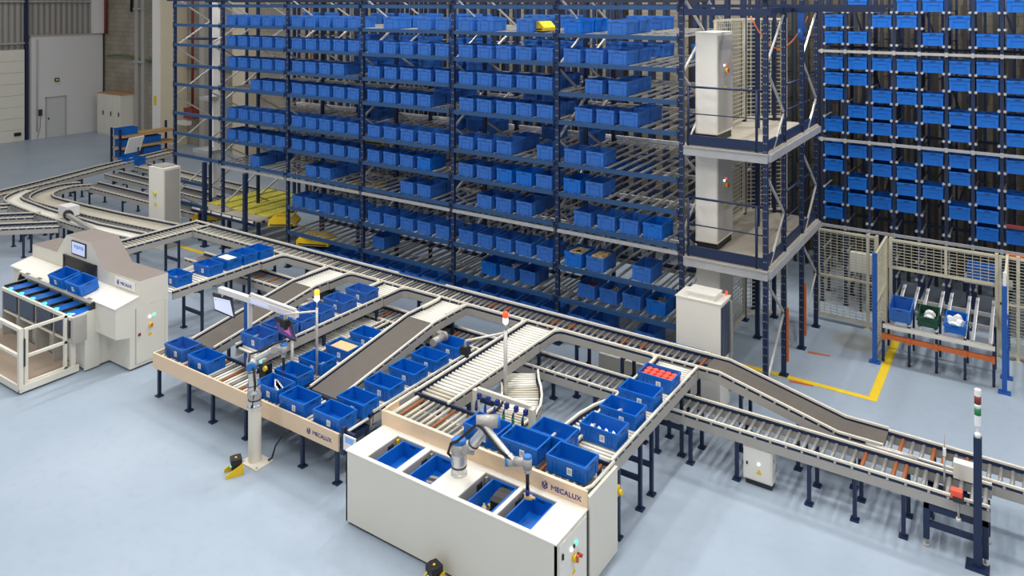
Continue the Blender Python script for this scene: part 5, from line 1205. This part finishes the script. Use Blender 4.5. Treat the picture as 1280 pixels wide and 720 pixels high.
eb = thing('electrical_box', (-3.33, 11.5, 0), 'small white electrical box on a stand under the lower conveyor', 'cabinet')
b = MB(); b.box(-3.53, -3.11, 11.42, 11.6, 0.08, 0.57, 'cabinet_top'); b.build('body', eb)
b = MB(); b.box(-3.51, -3.13, 11.405, 11.42, 0.1, 0.55, 'cabinet_top'); b.cbox(-3.47, 11.4, 0.32, 0.025, 0.012, 0.04, 'black'); b.build('door', eb)
b = MB(); b.prism([(-3.34, 0.2), (-3.25, 0.2), (-3.295, 0.275)], 'y', 11.4, 11.405, 'yellow'); b.build('warning_sticker', eb)
b = MB(); b.cyl((-3.3, 11.405, 0.345), (-3.3, 11.39, 0.345), 0.016, 'led_white', 10); b.build('indicator_lamp', eb)
b = MB(); b.cyl((-3.11, 11.5, 0.4), (-3.07, 11.5, 0.4), 0.02, 'profile', 8); b.build('side_knob', eb)
b = MB(); b.box(-3.5, -3.12, 11.44, 11.6, 0.0, 0.08, 'dark'); b.build('stand', eb)
# end stretch details
es = thing('end_stand', (-0.82, 11.6, 0), 'navy trestle with levelling feet under the end stretch by the navy pole', 'stand')
b = MB(); b.box(-1.16, -0.44, 11.40, 11.46, 0.48, 0.55, 'navy'); b.box(-1.16, -0.44, 11.9, 11.96, 0.48, 0.55, 'navy'); b.box(-1.16, -1.1, 11.4, 11.96, 0.48, 0.55, 'navy'); b.box(-0.5, -0.44, 11.4, 11.96, 0.48, 0.55, 'navy'); b.box(-1.16, -0.44, 11.40, 11.46, 0.27, 0.33, 'navy'); b.build('frame', es)
for x in (-1.13, -0.47):
    for y in (11.43, 11.93):
        q = MB(); q.box(x-0.035, x+0.035, y-0.035, y+0.035, 0.1, 0.5, 'navy'); q.cyl((x, y, 0.02), (x, y, 0.1), 0.016, 'galv', 8); q.cyl((x, y, 0.0), (x, y, 0.03), 0.045, 'steel', 12); q.build('leg', es)
b = MB(); b.box(-0.86, -0.6, 11.92, 12.06, 0.72, 0.93, 'cabinet_top'); b.box(-0.75, -0.7, 11.98, 12.02, 0.5, 0.72, 'navy'); tag(b.build('sensor_box'), 'white box between the two conveyors beside the navy pole', 'box')
b = MB(); b.cbox(-0.78, 11.33, 0.85, 0.13, 0.1, 0.1, 'orange_red'); b.cbox(-0.76, 11.3, 0.8, 0.12, 0.08, 0.06, 'dark'); b.cyl((-0.76, 11.34, 0.5), (-0.76, 11.34, 0.8), 0.014, 'galv', 8); b.cyl((-0.76, 11.34, 0.5), (-0.76, 11.34, 0.54), 0.03, 'cream', 8); tag(b.build('red_sensor'), 'red and grey sensor on a thin rod at the end conveyor', 'sensor')
b = MB(); b.cyl((-0.93, 11.5, 0.74), (-0.93, 11.5, 1.2), 0.012, 'galv', 8); b.cyl((-0.93, 11.5, 1.2), (-0.93, 11.5, 1.5), 0.006, 'profile', 6); b.cbox(-0.93, 11.5, 1.25, 0.035, 0.035, 0.1, 'white'); tag(b.build('antenna'), 'thin grey antenna rod standing at the end conveyor', 'antenna')
for k in range(6): pass
b = MB(); b.box(-1.75, -1.0, 12.0, 12.06, zl-0.08, zl-0.02, 'navy'); b.cyl((-1.95, 12.03, zl-0.01), (-1.3, 12.03, zl-0.01), 0.03, 'steel', 10); tag(b.build('bright_bar'), 'bright metal bar between the two lower conveyors at right', 'bar')
np_ = thing('beacon_pole', (-0.55, 11.33, 0), 'tall navy square pole with unlit red green beacon at lower right', 'lamp')
b = MB(); b.box(-0.595, -0.505, 11.285, 11.375, 0.02, 1.64, 'navy'); b.build('pole', np_)
b = MB(); b.box(-0.68, -0.42, 11.22, 11.44, 0.0, 0.025, 'navy'); b.box(-0.6, -0.5, 11.37, 11.42, 0.025, 0.1, 'navy'); b.build('base_plate', np_)
b = MB(); z = 1.64; b.lathe((-0.55, 11.33, z), [(0.034, 0), (0.038, 0.03), (0.03, 0.05), (0.012, 0.06), (0.012, 0.14)], 'white', n=14); b.lathe((-0.55, 11.33, z+0.14), [(0.034, 0), (0.038, 0.01), (0.038, 0.14)], 'white', n=14); b.build('beacon_base', np_)
b = MB(); b.cyl((-0.55, 11.33, z+0.28), (-0.55, 11.33, z+0.37), 0.038, 'green', 14); b.build('green_lamp', np_)
b = MB(); b.cyl((-0.55, 11.33, z+0.42), (-0.55, 11.33, z+0.52), 0.039, 'pipe_red', 14); b.build('red_lamp', np_)
b = MB(); b.cyl((-0.55, 11.33, z+0.37), (-0.55, 11.33, z+0.42), 0.038, 'white', 14); b.lathe((-0.55, 11.33, z+0.52), [(0.038, 0), (0.038, 0.06), (0.036, 0.08), (0, 0.082)], 'white', n=14); b.build('white_ring', np_)

# ------------------------------------------------------------------ lighting: rows of hall lamps under the roof, added world ambient fill
def lamp_row(x, y, ly, power, sx=0.5, z=11.6, name='hall lamp'):
    ld = bpy.data.lights.new(name, 'AREA'); ld.shape = 'RECTANGLE'; ld.size = sx; ld.size_y = ly; ld.energy = power; ld.color = (1.0, 0.985, 0.95)
    o = bpy.data.objects.new(name, ld); COL.objects.link(o); o.location = (x, y, z)
    f = thing('ceiling_lamp', (x, y, z+0.03), 'long hall lamp under the roof', 'lamp', 'hall lamps')
    b = MB(); b.box(x-sx/2-0.05, x+sx/2+0.05, y-ly/2, y+ly/2, z+0.03, z+0.12, 'cabinet'); b.build('housing', f)
for x in (-21, -13, -5, 3):
    lamp_row(x, 2.0, 5.5, 390); lamp_row(x, 9.8, 4.5, 390)
for x in (-30, -22, -15, -9):
    lamp_row(x, 17.0, 4.0, 170, 0.3)
for x in (-5.2, -2.6, 0.2, 3.0, 6.0):
    lamp_row(x, 17.6, 1.1, 190, 0.16)
for x in (-11.5, -8.6):
    lamp_row(x, 14.6, 1.1, 240, 0.16)
lamp_row(-38, 15, 4.0, 220)
w = bpy.data.worlds.new('hall'); SC.world = w; w.use_nodes = True
w.node_tree.nodes['Background'].inputs['Color'].default_value = (0.97, 0.98, 1.0, 1)
w.node_tree.nodes['Background'].inputs['Strength'].default_value = 0.5

# ------------------------------------------------------------------ camera
cd = bpy.data.cameras.new('camera'); co = bpy.data.objects.new('camera', cd); COL.objects.link(co)
co.location = (0, 0, 7.1); co.rotation_euler = (PI/2, 0, math.asin(0.556686)); cd.sensor_width = 36; cd.lens = 967.0/1280*36
cd.shift_y = -(360-3)/1280.0; cd.clip_start = 0.1; cd.clip_end = 200
SC.camera = co
SC.view_settings.view_transform = 'Standard'; SC.view_settings.look = 'None'; SC.view_settings.gamma = 1.0; SC.view_settings.use_curve_mapping = False
SC.view_settings.exposure = 0.0
